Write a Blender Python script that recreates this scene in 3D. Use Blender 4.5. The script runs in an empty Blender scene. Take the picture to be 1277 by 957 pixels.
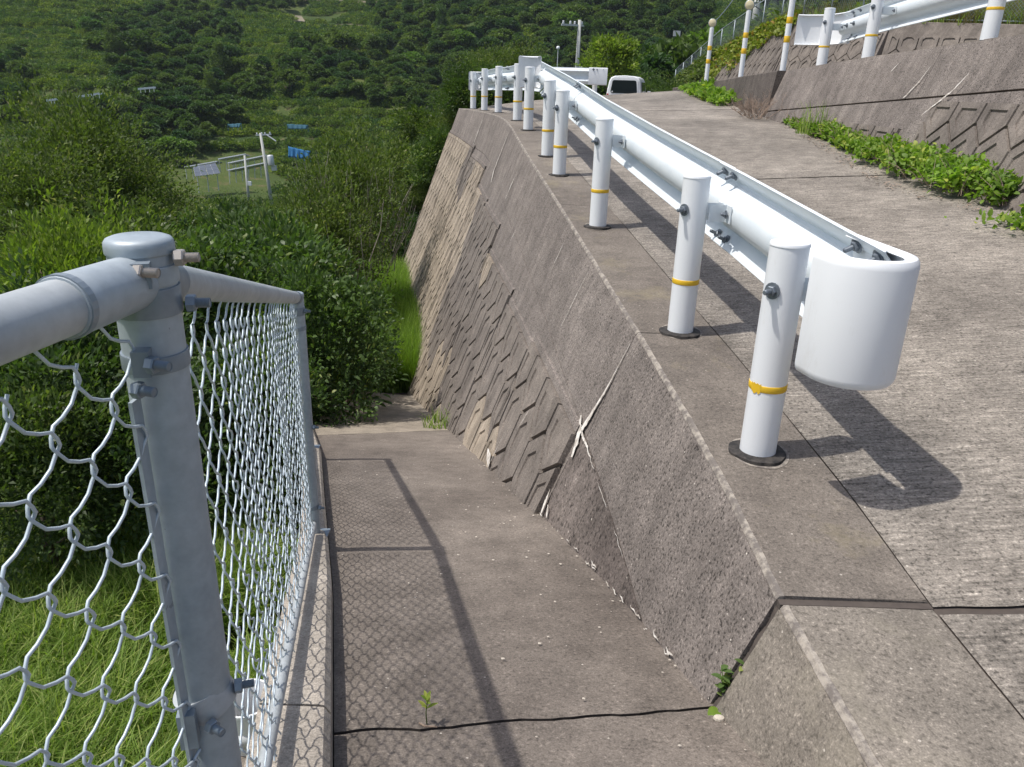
import bpy, math, random
import numpy as np
from mathutils import Matrix, Vector, noise
random.seed(7)
RNG = np.random.default_rng(11)
SC = bpy.context.scene
COL = SC.collection

# ------------------------------------------------------------------ camera
FPX, IW, IH = 960.0, 1277.0, 957.0
_d = np.array([565 - IW/2, -(2950 - IH/2), -FPX]); _d /= np.linalg.norm(_d)
_up = -_d
_f = np.array([0, 0, -1.0]); _f = _f - _up*_f.dot(_up); _f /= np.linalg.norm(_f)
ROT = np.array([np.cross(_f, _up), _f, _up])          # world <- camera
cam_d = bpy.data.cameras.new("camera"); cam = bpy.data.objects.new("camera", cam_d); COL.objects.link(cam)
cam.matrix_world = Matrix([list(ROT[0])+[0], list(ROT[1])+[0], list(ROT[2])+[0], [0, 0, 0, 1]])
cam_d.sensor_fit = 'HORIZONTAL'; cam_d.sensor_width = 36.0; cam_d.lens = 36*FPX/IW
cam_d.clip_start = 0.02; cam_d.clip_end = 3000
SC.camera = cam

# ------------------------------------------------------------------ light
SUND = Vector((0.51, 0.10, -1.14)).normalized()       # direction the light travels
w = bpy.data.worlds.new("World"); SC.world = w; w.use_nodes = True
nt = w.node_tree; nt.nodes.clear()
sky = nt.nodes.new('ShaderNodeTexSky'); sky.sky_type = 'NISHITA'; sky.sun_disc = False
sky.sun_elevation = math.asin(-SUND.z); sky.sun_rotation = math.atan2(-SUND.x, -SUND.y)
sky.air_density = 1.0; sky.dust_density = 3.0; sky.ozone_density = 0.4
bg = nt.nodes.new('ShaderNodeBackground'); bg.inputs[1].default_value = 0.145
out = nt.nodes.new('ShaderNodeOutputWorld')
nt.links.new(sky.outputs[0], bg.inputs[0]); nt.links.new(bg.outputs[0], out.inputs[0])
sun_d = bpy.data.lights.new("sun", 'SUN'); sun_d.energy = 3.9; sun_d.angle = math.radians(0.8)
sun_d.color = (1.0, 0.955, 0.89)
sun = bpy.data.objects.new("sun", sun_d); COL.objects.link(sun)
sun.rotation_euler = SUND.to_track_quat('-Z', 'Y').to_euler()
SC.view_settings.view_transform = 'Standard'; SC.view_settings.look = 'None'
SC.view_settings.exposure = 0.12; SC.view_settings.gamma = 1.0

# ------------------------------------------------------------------ measuring helpers
def ray(px, py):
    return ROT @ np.array([px - IW/2, -(py - IH/2), -FPX])
def at_h(px, py, h):
    r = ray(px, py); return r*h/np.hypot(r[0], r[1])
def at_y(px, py, y):
    r = ray(px, py); return r*y/r[1]
def proj(P):
    c = ROT.T @ np.array(P, float)
    if c[2] > -0.05: return (-9999, -9999)
    return (IW/2 + FPX*c[0]/-c[2], IH/2 - FPX*c[1]/-c[2])

# ------------------------------------------------------------------ object helpers
def wm(o):
    m = o.matrix_basis.copy()
    if o.parent: m = wm(o.parent) @ o.matrix_parent_inverse @ m
    return m
def adopt(c, p):
    c.parent = p; c.matrix_parent_inverse = wm(p).inverted()
    return c
def tag(o, label=None, cat=None, group=None, kind=None):
    if label: o['label'] = label
    if cat: o['category'] = cat
    if group: o['group'] = group
    if kind: o['kind'] = kind
    return o
def empty(name, loc=(0, 0, 0), rz=0.0, **k):
    o = bpy.data.objects.new(name, None); COL.objects.link(o); o.location = loc; o.rotation_euler = (0, 0, rz)
    o.empty_display_size = 0.2
    return tag(o, **k)
def link(name, me, parent=None, local=False, mat=None):
    o = bpy.data.objects.new(name, me); COL.objects.link(o)
    if mat and not me.materials: me.materials.append(mat)
    if parent is not None:
        if local: o.parent = parent
        else: adopt(o, parent)
    return o
def copy_tree(o, parent=None):
    c = o.copy(); COL.objects.link(c); c.parent = parent
    for ch in o.children: copy_tree(ch, c)
    return c

class MB:
    """collects shapes, builds one mesh"""
    def __init__(s): s.v = []; s.f = []
    def add(s, vs, fs):
        b = len(s.v); s.v += [tuple(v) for v in vs]; s.f += [tuple(i+b for i in f) for f in fs]; return s
    def box(s, c, d, rz=0.0, M=None):
        x, y, z = d[0]/2, d[1]/2, d[2]/2; cs, sn = math.cos(rz), math.sin(rz); vs = []
        for k in (-z, z):
            for (a, b) in ((-x, -y), (x, -y), (x, y), (-x, y)):
                p = Vector((c[0]+a*cs-b*sn, c[1]+a*sn+b*cs, c[2]+k)); vs.append(M @ p if M else p)
        return s.add(vs, [(3, 2, 1, 0), (4, 5, 6, 7), (0, 1, 5, 4), (1, 2, 6, 5), (2, 3, 7, 6), (3, 0, 4, 7)])
    def tube(s, pts, r, n=8, cap=True):
        pts = [Vector(p) for p in pts]; rs = r if isinstance(r, (list, tuple)) else [r]*len(pts)
        rings = []; prev = None
        for i, p in enumerate(pts):
            t = (pts[min(i+1, len(pts)-1)] - pts[max(i-1, 0)]).normalized()
            if prev is None:
                a = Vector((0, 0, 1)) if abs(t.z) < .9 else Vector((1, 0, 0))
                u = t.cross(a).normalized()
            else:
                u = (prev - t*prev.dot(t)).normalized()
            prev = u; v = t.cross(u)
            rings.append([p + (u*math.cos(2*math.pi*k/n) + v*math.sin(2*math.pi*k/n))*rs[i] for k in range(n)])
        b = len(s.v)
        for rg in rings: s.v += [tuple(q) for q in rg]
        for i in range(len(pts)-1):
            for k in range(n):
                a0 = b+i*n+k; a1 = b+i*n+(k+1) % n
                s.f.append((a0, a1, a1+n, a0+n))
        if cap:
            s.f.append(tuple(b+k for k in range(n-1, -1, -1))); e = b+(len(pts)-1)*n
            s.f.append(tuple(e+k for k in range(n)))
        return s
    def lathe(s, prof, n=24, M=None):
        b = len(s.v)
        for (r, z) in prof:
            for k in range(n):
                a = 2*math.pi*k/n; p = Vector((r*math.cos(a), r*math.sin(a), z)); s.v.append(tuple(M @ p if M else p))
        for i in range(len(prof)-1):
            for k in range(n):
                a0 = b+i*n+k; a1 = b+i*n+(k+1) % n; s.f.append((a0, a1, a1+n, a0+n))
        if prof[0][0] > 1e-4: s.f.append(tuple(b+k for k in range(n-1, -1, -1)))
        if prof[-1][0] > 1e-4: s.f.append(tuple(b+(len(prof)-1)*n+k for k in range(n)))
        return s
    def mesh(s, name, mat=None, smooth=False, angle=None):
        me = bpy.data.meshes.new(name); me.from_pydata(s.v, [], s.f)
        if mat: me.materials.append(mat)
        if smooth or angle:
            me.polygons.foreach_set('use_smooth', [True]*len(me.polygons))
            if angle: me.set_sharp_from_angle(angle=math.radians(angle))
        me.update(); return me
    def build(s, name, mat=None, parent=None, smooth=False, angle=None, local=False):
        return link(name, s.mesh(name, mat, smooth, angle), parent, local)

def np_mesh(name, V, F, mat=None, tint=None, smooth=False):
    """V (n,3), F (m,k) arrays"""
    V = np.asarray(V, np.float32); F = np.asarray(F, np.int32); m, k = F.shape
    me = bpy.data.meshes.new(name)
    me.vertices.add(len(V)); me.vertices.foreach_set('co', V.ravel())
    me.loops.add(m*k); me.loops.foreach_set('vertex_index', F.ravel())
    me.polygons.add(m); me.polygons.foreach_set('loop_start', np.arange(0, m*k, k, dtype=np.int32))
    if smooth: me.polygons.foreach_set('use_smooth', np.ones(m, bool))
    if tint is not None:
        a = me.attributes.new('tint', 'FLOAT', 'POINT'); a.data.foreach_set('value', np.asarray(tint, np.float32))
    if mat: me.materials.append(mat)
    me.update(calc_edges=True); me.validate(); return me

def grid_mesh(name, P, mat, smooth=True):
    """P: (a,b,3) lattice"""
    P = np.asarray(P); a, b = P.shape[:2]
    idx = np.arange(a*b).reshape(a, b)
    F = np.stack([idx[:-1, :-1], idx[:-1, 1:], idx[1:, 1:], idx[1:, :-1]], -1).reshape(-1, 4)
    return np_mesh(name, P.reshape(-1, 3), F, mat, smooth=smooth)

# ------------------------------------------------------------------ materials
class NT:
    def __init__(s, name):
        s.m = bpy.data.materials.new(name); s.m.use_nodes = True; s.t = s.m.node_tree; s.n = s.t.nodes; s.l = s.t.links
        s.b = s.n['Principled BSDF']; s.tc = s.n.new('ShaderNodeTexCoord')
    def co(s, scale=(1, 1, 1), rot=(0, 0, 0)):
        k = s.n.new('ShaderNodeMapping'); k.inputs['Scale'].default_value = scale; k.inputs['Rotation'].default_value = rot
        s.l.new(s.tc.outputs['Object'], k.inputs[0]); return k.outputs[0]
    def noise(s, scale, detail=3, rough=.6, vec=None, dist=0):
        k = s.n.new('ShaderNodeTexNoise'); k.inputs['Scale'].default_value = scale; k.inputs['Detail'].default_value = detail
        k.inputs['Roughness'].default_value = rough; k.inputs['Distortion'].default_value = dist
        s.l.new(vec if vec is not None else s.tc.outputs['Object'], k.inputs['Vector']); return k.outputs['Fac']
    def vor(s, scale, feature='F1', out='Distance', vec=None):
        k = s.n.new('ShaderNodeTexVoronoi'); k.feature = feature; k.inputs['Scale'].default_value = scale
        s.l.new(vec if vec is not None else s.tc.outputs['Object'], k.inputs['Vector']); return k.outputs[out]
    def ramp(s, fac, stops):
        k = s.n.new('ShaderNodeValToRGB'); e = k.color_ramp.elements
        while len(e) < len(stops): e.new(0.5)
        for i, (p, c) in enumerate(stops):
            e[i].position = p; e[i].color = (c, c, c, 1) if isinstance(c, (int, float)) else (*c, 1)
        s.l.new(fac, k.inputs[0]); return k.outputs[0]
    def mix(s, a, b, fac, mode='MIX'):
        k = s.n.new('ShaderNodeMix'); k.data_type = 'RGBA'; k.blend_type = mode
        for sock, v in ((k.inputs['Factor'], fac), (k.inputs['A'], a), (k.inputs['B'], b)):
            if isinstance(v, (int, float)): sock.default_value = v if sock.type == 'VALUE' else (v, v, v, 1)
            elif isinstance(v, tuple): sock.default_value = (*v, 1)
            else: s.l.new(v, sock)
        return k.outputs['Result']
    def math(s, op, a, b=0.0):
        k = s.n.new('ShaderNodeMath'); k.operation = op
        for i, v in ((0, a), (1, b)):
            if isinstance(v, (int, float)): k.inputs[i].default_value = v
            else: s.l.new(v, k.inputs[i])
        return k.outputs[0]
    def attr(s, name):
        k = s.n.new('ShaderNodeAttribute'); k.attribute_name = name; return k.outputs['Fac']
    def objrand(s):
        return s.n.new('ShaderNodeObjectInfo').outputs['Random']
    def bump(s, h, strength, dist):
        k = s.n.new('ShaderNodeBump'); k.inputs['Strength'].default_value = strength; k.inputs['Distance'].default_value = dist
        s.l.new(h, k.inputs['Height']); s.l.new(k.outputs[0], s.b.inputs['Normal']); return k
    def set(s, col=None, rough=None, metal=None, spec=None):
        for nme, v in (('Base Color', col), ('Roughness', rough), ('Metallic', metal), ('Specular IOR Level', spec)):
            if v is None: continue
            if isinstance(v, tuple): s.b.inputs[nme].default_value = (*v, 1)
            elif isinstance(v, (int, float)): s.b.inputs[nme].default_value = v
            else: s.l.new(v, s.b.inputs[nme])
        return s.m

def concrete(name, c1, c2, pit=0.5, light=0.4, streak=0.0, broom=False, bump=0.5, bscale=1.0, moss=None):
    k = NT(name)
    big = k.ramp(k.noise(0.9, 5, .62), [(.32, 0.0), (.68, 1.0)])
    col = k.mix(c1, c2, big)
    mid = k.ramp(k.noise(7, 6, .7), [(.3, .74), (.7, 1.22)])
    col = k.mix(col, mid, 1.0, 'MULTIPLY')
    if streak:
        st = k.ramp(k.noise(1.0, 4, .6, k.co((1.5, 7.0, 1.5))), [(.35, 1 - streak), (.62, 1 + streak*.7)])
        col = k.mix(col, st, 1.0, 'MULTIPLY')
        st2 = k.ramp(k.noise(1.0, 3, .6, k.co((2, 26.0, 1.6))), [(.4, 1 - streak*.5), (.6, 1 + streak*.35)])
        col = k.mix(col, st2, 1.0, 'MULTIPLY')
    # exposed aggregate: light grains, dark pits
    g = k.noise(95*bscale, 2, .5)
    col = k.mix(col, k.ramp(g, [(.30, 1-pit*.75), (.46, 1.0), (.6, 1.0), (.72, 1+light)]), 1.0, 'MULTIPLY')
    v = k.vor(42*bscale)
    vc = k.vor(42*bscale, out='Color')
    chip = k.math('MULTIPLY', k.math('LESS_THAN', v, .13), k.math('GREATER_THAN', k.ramp(vc, [(0, 0.0), (1, 1.0)]), .82))
    col = k.mix(col, (.62, .58, .52), k.math('MULTIPLY', chip, light*1.1))
    col = k.mix(col, k.ramp(k.noise(230*bscale, 2, .6), [(.30, .70), (.5, 1.0), (.70, 1.36)]), .9, 'MULTIPLY')
    col = k.mix(col, (1.01, .995, .975), 1.0, 'MULTIPLY')
    h = k.math('ADD', g, k.math('MULTIPLY', k.noise(30*bscale, 3), .9))
    if broom:
        # drag marks run across the carriageway
        bx = k.noise(1.0, 5, .72, k.co((9, 84, 20), (0, 0, .12)), .25)
        line = k.ramp(bx, [(.34, .52), (.47, .92), (.58, 1.15), (.70, 1.85)])
        pf = k.ramp(k.noise(1.6, 5, .65), [(.30, .55), (.62, 1.0)])
        col = k.mix(col, line, pf, 'MULTIPLY')
        agg = k.noise(48, 4, .7); col = k.mix(col, k.ramp(agg, [(.34, .78), (.5, 1.0), (.66, 1.24)]), .55, 'MULTIPLY')
        wear = k.ramp(k.noise(.45, 4, .6), [(.35, .86), (.65, 1.14)]); col = k.mix(col, wear, 1.0, 'MULTIPLY')
        h = k.math('ADD', h, k.math('MULTIPLY', bx, 1.6))
    if moss:
        mm = k.ramp(k.noise(2.3, 6, .7), [(.56, 0.0), (.70, 1.0)])
        col = k.mix(col, moss, k.math('MULTIPLY', mm, .55))
    k.bump(h, bump, .004)
    return k.set(col, .88, spec=.25)

M = {}
M['path'] = concrete('path_concrete', (.122, .105, .092), (.212, .186, .162), .5, .5, bump=.5)
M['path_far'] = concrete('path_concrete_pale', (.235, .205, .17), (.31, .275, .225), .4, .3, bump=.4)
M['road'] = concrete('road_concrete', (.180, .163, .144), (.272, .248, .218), .8, .6, broom=True, bump=.9)
M['wall'] = concrete('wall_concrete', (.155, .137, .126), (.225, .200, .183), 1.0, .60, streak=.13, bump=1.0)
M['coping'] = concrete('coping_concrete', (.132, .116, .102), (.198, .176, .152), .5, .45, bump=.4, moss=(.25, .215, .14))
M['coping_near'] = concrete('coping_concrete_near', (.155, .140, .122), (.225, .202, .174), .6, .6, bump=.5, moss=(.26, .235, .185))
M['block'] = concrete('block_concrete', (.145, .128, .116), (.215, .190, .168), .6, .3, streak=.15, bump=.5)
M['block_pale'] = concrete('block_concrete_pale', (.26, .222, .18), (.36, .31, .25), .4, .2, streak=.22, bump=.45)
M['low_wall'] = concrete('low_wall_shaded_concrete', (.085, .074, .068), (.14, .122, .110), .8, .35, streak=.15, bump=.8)  # shade of the less lit face is put into this darker colour
M['block_backing'] = concrete('joint_backing', (.055, .046, .040), (.11, .094, .08), .6, .2, bump=.6)  # darker tone for the backing sheet between relief blocks
M['kerb'] = concrete('kerb_concrete', (.30, .27, .235), (.39, .355, .31), .4, .3, bump=.35)
M['rough'] = concrete('weathered_concrete', (.10, .085, .078), (.19, .165, .15), 1.0, .5, streak=.2, bump=1.0, bscale=.6)
k = NT('joint_filler'); M['joint'] = k.set(k.mix((.045, .036, .031), (.10, .082, .070), k.noise(40, 3)), .95)
k = NT('efflorescence'); M['white_stain'] = k.set(k.mix((.42, .38, .33), (.72, .69, .64), k.ramp(k.noise(26, 4), [(.4, 0.0), (.6, 1.0)])), .9)
k = NT('chipped_arris'); M['arris'] = k.set(k.mix((.15, .132, .118), (.34, .305, .26), k.ramp(k.noise(26, 6, .75), [(.44, 0.0), (.60, 1.0)])), .9); 
k = NT('white_paint')
wc = k.mix((.74, .765, .79), (.80, .82, .835), k.noise(3, 4)); wc = k.mix(wc, (.60, .585, .55), k.ramp(k.noise(9, 7, .75, k.co((1, 1, .35))), [(.56, 0.0), (.78, .55)]))
M['white'] = k.set(wc, k.ramp(k.noise(14, 4), [(.3, .30), (.7, .50)]), spec=.5)
k = NT('white_paint_back')
M['white2'] = k.set(k.mix((.64, .70, .74), (.72, .765, .79), k.ramp(k.noise(2.5, 5, .7, k.co((1, 3, 6))), [(.35, 0.0), (.7, 1.0)])), .42, spec=.5)
k = NT('yellow_tape'); M['yellow'] = k.set(k.mix((.66, .40, .015), (.80, .52, .03), k.noise(40, 3)), .5)
k = NT('black_rubber'); M['black'] = k.set(k.mix((.014, .013, .013), (.075, .066, .058), k.ramp(k.noise(30, 6, .75), [(.42, 0.0), (.68, 1.0)])), .85)
k = NT('grey_steel_bolt'); M['bolt'] = k.set(k.mix((.12, .14, .17), (.22, .25, .28), k.noise(50, 3)), .5, .5)
k = NT('zinc_bolt'); M['zinc'] = k.set(k.mix((.30, .27, .24), (.52, .49, .45), k.noise(60, 3)), .45, .6)
def galv(name, a, b, r=.5, metal=.25):
    k = NT(name); n1 = k.ramp(k.noise(5, 5, .65, k.co((1, 1, .5))), [(.32, 0.0), (.68, 1.0)])
    c = k.mix(a, b, n1); c = k.mix(c, k.ramp(k.noise(60, 3), [(.3, .9), (.7, 1.08)]), 1.0, 'MULTIPLY')
    spot = k.math('GREATER_THAN', k.noise(22, 4, .7), .68); c = k.mix(c, (.15, .155, .155), k.math('MULTIPLY', spot, .5))
    return k.set(c, k.ramp(k.noise(14, 3), [(.3, r-.1), (.7, r+.12)]), metal)
M['galv'] = galv('grey_coated_steel', (.27, .325, .365), (.42, .47, .505))
M['galv_dark'] = galv('grey_steel_fitting', (.17, .21, .25), (.27, .315, .355), .45, .4)
M['rail'] = galv('grey_rail_steel', (.36, .39, .41), (.46, .49, .50), .5, .2)
k = NT('mesh_wire'); M['wire'] = k.set(k.mix((.42, .50, .56), (.56, .63, .68), k.noise(30, 3)), .42, .15)
k = NT('glass_dark'); M['glass'] = k.set((.015, .02, .025), .08)
k = NT('tail_light_red'); M['red'] = k.set((.5, .02, .02), .3)
k = NT('tyre'); M['tyre'] = k.set((.02, .02, .02), .8)
k = NT('pole_concrete'); M['pole'] = k.set(k.mix((.42, .43, .40), (.52, .53, .50), k.noise(3, 3)), .8)
k = NT('solar_cell'); M['solar'] = k.set(k.mix((.05, .065, .095), (.09, .11, .14), k.noise(2, 2)), .35)
k = NT('aluminium'); M['alu'] = k.set((.62, .64, .65), .4, .3)
k = NT('blue_net'); M['blue'] = k.set(k.mix((.012, .10, .26), (.03, .19, .40), k.noise(4, 4)), .8)
k = NT('bark'); M['bark'] = k.set(k.mix((.06, .045, .035), (.15, .12, .09), k.noise(12, 5, .7, k.co((1, 1, .25)))), .9)
k = NT('dry_stalk'); M['dry'] = k.set(k.mix((.20, .145, .11), (.34, .26, .20), k.noise(20, 3)), .85)
k = NT('soil'); M['soil'] = k.set(k.mix((.09, .065, .045), (.20, .155, .11), k.noise(6, 5)), .95)
k = NT('grey_twig'); M['twig'] = k.set(k.mix((.22, .20, .17), (.38, .35, .30), k.noise(20, 3)), .85)
k = NT('track_earth'); M['track'] = k.set(k.mix((.15, .125, .085), (.27, .235, .17), k.noise(.8, 5)), .95)
k = NT('pebble'); M['pebble'] = k.set(k.mix((.40, .36, .30), (.55, .50, .43), k.noise(60, 3)), .9)
k = NT('reflector'); M['reflector'] = k.set((.62, .55, .36), .25)
k = NT('bucket_white'); M['bucket'] = k.set(k.mix((.62, .64, .66), (.76, .77, .78), k.noise(9, 3)), .4)
k = NT('window_grey'); M['wgrey'] = k.set((.5, .52, .53), .5)

def leaf(name, dark, light, yellow=None, rough=.42, trans=.35, objvar=.0):
    k = NT(name); t = k.attr('tint'); c = k.mix(dark, light, t)
    if yellow: c = k.mix(c, yellow, k.ramp(t, [(.80, 0.0), (.98, 1.0)]))
    n = k.ramp(k.noise(1.3 if objvar else 2.2, 3), [(.3, .72), (.7, 1.25)]); c = k.mix(c, n, 1.0, 'MULTIPLY')
    if objvar:
        r = k.objrand(); c = k.mix(c, k.mix((.55, .72, .74), (1.45, 1.28, .82), r), objvar, 'MULTIPLY')
    k.set(c, rough, spec=.22)
    tr = k.n.new('ShaderNodeBsdfTranslucent'); k.l.new(k.mix(c, (1.25, 1.5, .5), 1.0, 'MULTIPLY'), tr.inputs[0])
    mx = k.n.new('ShaderNodeMixShader'); mx.inputs[0].default_value = trans
    k.l.new(k.b.outputs[0], mx.inputs[1]); k.l.new(tr.outputs[0], mx.inputs[2])
    k.l.new(mx.outputs[0], k.n['Material Output'].inputs[0]); return k.m
M['citrus'] = leaf('citrus_leaf', (.034, .066, .024), (.118, .182, .056), (.28, .31, .09), trans=.38)
M['citrus2'] = leaf('dark_citrus_leaf', (.032, .060, .026), (.105, .155, .056), (.22, .25, .09), trans=.38, objvar=.9)
M['lime'] = leaf('young_leaf', (.11, .18, .03), (.24, .31, .06), (.30, .33, .09))
M['forest'] = leaf('forest_leaf', (.036, .068, .030), (.125, .190, .072), None, .6, .3, 1.0)
M['forest_light'] = leaf('bamboo_leaf', (.070, .135, .034), (.14, .23, .06), None, .55, .3, .6)
M['scrub'] = leaf('hillside_scrub_leaf', (.062, .105, .036), (.17, .23, .07), None, .6, .35, 1.0)
M['grass'] = leaf('grass_blade', (.10, .17, .03), (.27, .38, .07), (.42, .46, .16), .5, .45)
M['tallgrass'] = leaf('tall_grass_blade', (.12, .21, .03), (.26, .38, .07), (.36, .42, .12), .5, .45)
M['vine'] = leaf('vine_leaf', (.10, .185, .028), (.25, .37, .06), (.38, .42, .09), .5, .4)
M['yvine'] = leaf('yellow_vine_leaf', (.12, .17, .025), (.26, .29, .05), (.32, .20, .06), .5, .3)
M['drygrass'] = leaf('dry_grass_blade', (.12, .13, .04), (.26, .22, .11), (.30, .24, .14), .6, .3)
M['weed'] = leaf('dry_weed_leaf', (.055, .090, .026), (.150, .195, .055), (.28, .27, .14), .6, .35)

# ground
k = NT('hill_ground')
n1 = k.noise(.035, 6, .62); n2 = k.noise(.6, 5, .65); n3 = k.noise(6, 4)
c = k.mix((.040, .068, .020), (.090, .115, .034), k.ramp(n1, [(.38, 0.0), (.62, 1.0)]))
c = k.mix(c, (.17, .125, .075), k.ramp(n2, [(.55, 0.0), (.72, .75)]))
c = k.mix(c, k.ramp(n3, [(.3, .6), (.7, 1.35)]), 1.0, 'MULTIPLY')
k.bump(n3, .6, .1); M['ground'] = k.set(c, .95, spec=.1)

# ------------------------------------------------------------------ shape of the place
CR = [(-1.2, .80, -1.34), (-.5, .775, -1.30), (1.1, .705, -1.182), (1.57, .664, -1.149), (2.05, .652, -1.116), (2.58, .618, -1.08), (3.23, .564, -1.034), (3.94, .494, -.98), (4.89, .402, -.904),
      (5.76, .312, -.829), (6.52, .226, -.759), (7.44, .122, -.673), (8.56, .005, -.573), (9.69, -.096, -.486), (10.72, -.193, -.44), (11.8, -.33, -.422), (13.39, -.60, -.43), (15.42, -.96, -.458), (17, -1.28, -.49)]
CY = np.array([c[0] for c in CR]); CX = np.array([c[1] for c in CR]); CZ = np.array([c[2] for c in CR])
def cx(y): return float(np.interp(y, CY, CX))
def cz(y): return float(np.interp(y, CY, CZ))
BAT = .37; NX = Vector((-1, -.12, .37)).normalized()
def wallp(y, z, n=0.0):
    return Vector((cx(y) - BAT*(cz(y) - z), y, z)) + NX*n
def pz(y): return -1.02 - .3*y                       # walkway
def kz(y): return -.93 - .3*y                        # kerb top
FY = [-.9, .55, .74, 2.74, 4.72, 7.2]; FX = [-.54, -.387, -.365, -.80, -1.36, -2.12]
def fx(y): return float(np.interp(y, FY, FX))
KY = [-.9, .5, .9, 1.17, 2.26, 3.3, 4.72, 6.65, 8.6]; KX = [-.42, -.26, -.285, -.345, -.612, -.90, -1.29, -1.92, -2.5]
def kx(y): return float(np.interp(y, KY, KX))
def gapx(y): return .004*math.sin(y*31) + .003*math.sin(y*73+1)

ZLY = [-1.2, 17, 20, 30, 45, 60]; 
def zleft(y): return cz(y) if y <= 17 else float(np.interp(y, [17, 20, 30, 45, 60], [-.49, -.62, -1.2, -2.2, -3.4]))
def zright(y): return float(np.interp(y, [-1.2, 1.5, 5.2, 8, 11, 13, 15.6, 17, 20, 26, 40, 60], [-1.14, -.94, -.67, -.49, -.34, -.19, -.03, -.02, -.17, -.75, -1.9, -3.2]))
def xleft(y): return cx(y) + .3738 if y <= 16.9 else float(np.interp(y, [17, 20, 30, 45, 60], [-.9, -1.0, 0, 1, 2]))
def xright(y): return float(np.interp(y, [-1.2, 11, 18, 24, 45, 60], [3.36, 3.37, 3.15, 5.5, 8.5, 10]))
def road_p(y, u):
    e = float(np.interp(y, [8, 12], [1, .7]))
    return (xleft(y) + (xright(y)-xleft(y))*u, y, zleft(y) + (zright(y)-zleft(y))*u**e)

_gd = [-60, 0, 4, 9, 17, 25, 40, 60, 80, 90, 97, 120, 150, 200, 260, 400, 700, 1200]
_gz = [-3.2, -3.55, -3.6, -4.0, -4.4, -5.6, -8.5, -12, -14.2, -13.6, -12.2, -7.5, 0, 11.5, 27, 62, 125, 190]
def ground_arr(x, y):
    x = np.asarray(x, float); y = np.asarray(y, float)
    d = y + .10*np.abs(x+5)*(y > 0)*np.clip(y/60, 0, 1)
    z = np.interp(d, _gd, _gz)
    far = np.clip((y-70)/60, 0, 1)
    z = z + far*(2.6*np.sin(x*.043+1.3)*np.sin(y*.031) + 1.6*np.sin(x*.11+y*.07) + 5*np.sin(x*.017-.6)) 
    step = 2.4                                              # terraces on the far slope
    q = np.floor(z/step)*step + step*np.clip(((z/step) % 1)*1.0, 0, 1)**4
    z = np.where(y > 100, z*.35 + q*.65, z)
    z = z + .12*np.sin(x*1.7)*np.sin(y*1.3)*np.clip((y-8)/10, 0, 1)
    # the embankment that carries the road beyond its crest
    yl = np.clip(y, 17, 60)
    xl = np.interp(yl, [17, 20, 30, 45, 60], [-.9, -1.0, 0, 1, 2]); zl = np.interp(yl, [17, 20, 30, 45, 60], [-.49, -.62, -1.2, -2.2, -3.4])
    e = zl - .12 - np.interp(yl, [17, 27], [2.6, .75])*np.clip(xl-.2-x, 0, 99) - .75*np.clip(y-60, 0, 99)
    z = np.where((y > 17.0), np.maximum(z, np.minimum(e, np.where(x > xl, e, 99))), z)
    # under the structures between walkway and upper hillside the ground lies low
    return z
def ground_z(x, y): return float(ground_arr(x, y))
def hit(px, py, lo=8.0, hi=900.0):
    r = ray(px, py); r = r/np.hypot(r[0], r[1]); ds = np.geomspace(lo, hi, 500)
    P = ds[:, None]*r; g = ground_arr(P[:, 0], P[:, 1]); i = np.argmax(P[:, 2] < g)
    if not (P[:, 2] < g).any(): return None
    a, b = ds[max(i-1, 0)], ds[i]
    for _ in range(12):
        m = (a+b)/2; p = m*r
        if p[2] < ground_z(p[0], p[1]): b = m
        else: a = m
    return b*r

# ---- ground sheet
xs = np.concatenate([-np.geomspace(900, 14, 60), np.arange(-13.5, 14.1, .5), np.geomspace(14.5, 900, 60)])
ys = np.concatenate([-np.geomspace(60, 4, 10), np.arange(-3.5, 24, .5), np.geomspace(24.5, 1200, 260)])
X, Y = np.meshgrid(xs, ys)
Z = ground_arr(X, Y)
low = (X > -1.6-.28*np.clip(Y-7.5, 0, 9.5)*.0) & (Y < 17.2) & (X > -.55-.30*np.clip(Y, 0, 20)*.9)
Z = np.where((Y < 9.0) & (X > np.interp(Y, FY, FX) - .25), -6.0, Z)
Z = np.where((Y >= 9.0) & (Y < 17.0) & (X > np.interp(Y, CY, CX) - 1.1), -6.0, Z)
g = link('ground', grid_mesh('ground', np.stack([X, Y, Z], -1), M['ground'])); tag(g, kind='structure')

# ---- sloping walkway: slabs between kerb and retaining wall
path = tag(empty('path', (0, 1, pz(1))), kind='structure')
def jag(x, seed, a=.010): return a*noise.noise(Vector((x*6, seed, 0)))*2 + a*.6*noise.noise(Vector((x*23, seed+5, 0)))
def path_slab(ya, yb, mat, gap=.006):
    """ya, yb: functions of u giving the two end joints"""
    n, m = 22, 40; P = np.zeros((n+1, m+1, 3))
    for i in range(n+1):
        for j in range(m+1):
            u = j/m; y0, y1 = ya(u)+gap, yb(u)-gap; y = y0 + (y1-y0)*i/n
            xa = kx(y)+.004; xb = wallp(y, pz(y)).x + .06
            x = xa + (xb-xa)*u
            z = pz(y) + .006*noise.noise(Vector((x*2.1, y*2.1, 3))) + .0025*noise.noise(Vector((x*9, y*9, 3)))
            P[i, j] = (x, y, z)
    me = grid_mesh('slab', P, mat); mb = MB()
    o = link('slab', me, path)
    # front and back edges go down into the joint
    for row, sgn in ((0, 1), (n, -1)):
        vs = [tuple(P[row, j]) for j in range(m+1)] + [(P[row, j][0], P[row, j][1], P[row, j][2]-.05) for j in range(m+1)]
        mb.add(vs, [(j, j+1, m+2+j, m+1+j) for j in range(m)])
    mb.build('slab_edge', M['joint'], o)
    return o
jn = lambda u: 1.385 + .185*u + jag(u, 1)
j2 = lambda u: 5.75 + .55*u + jag(u, 2, .006)
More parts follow.
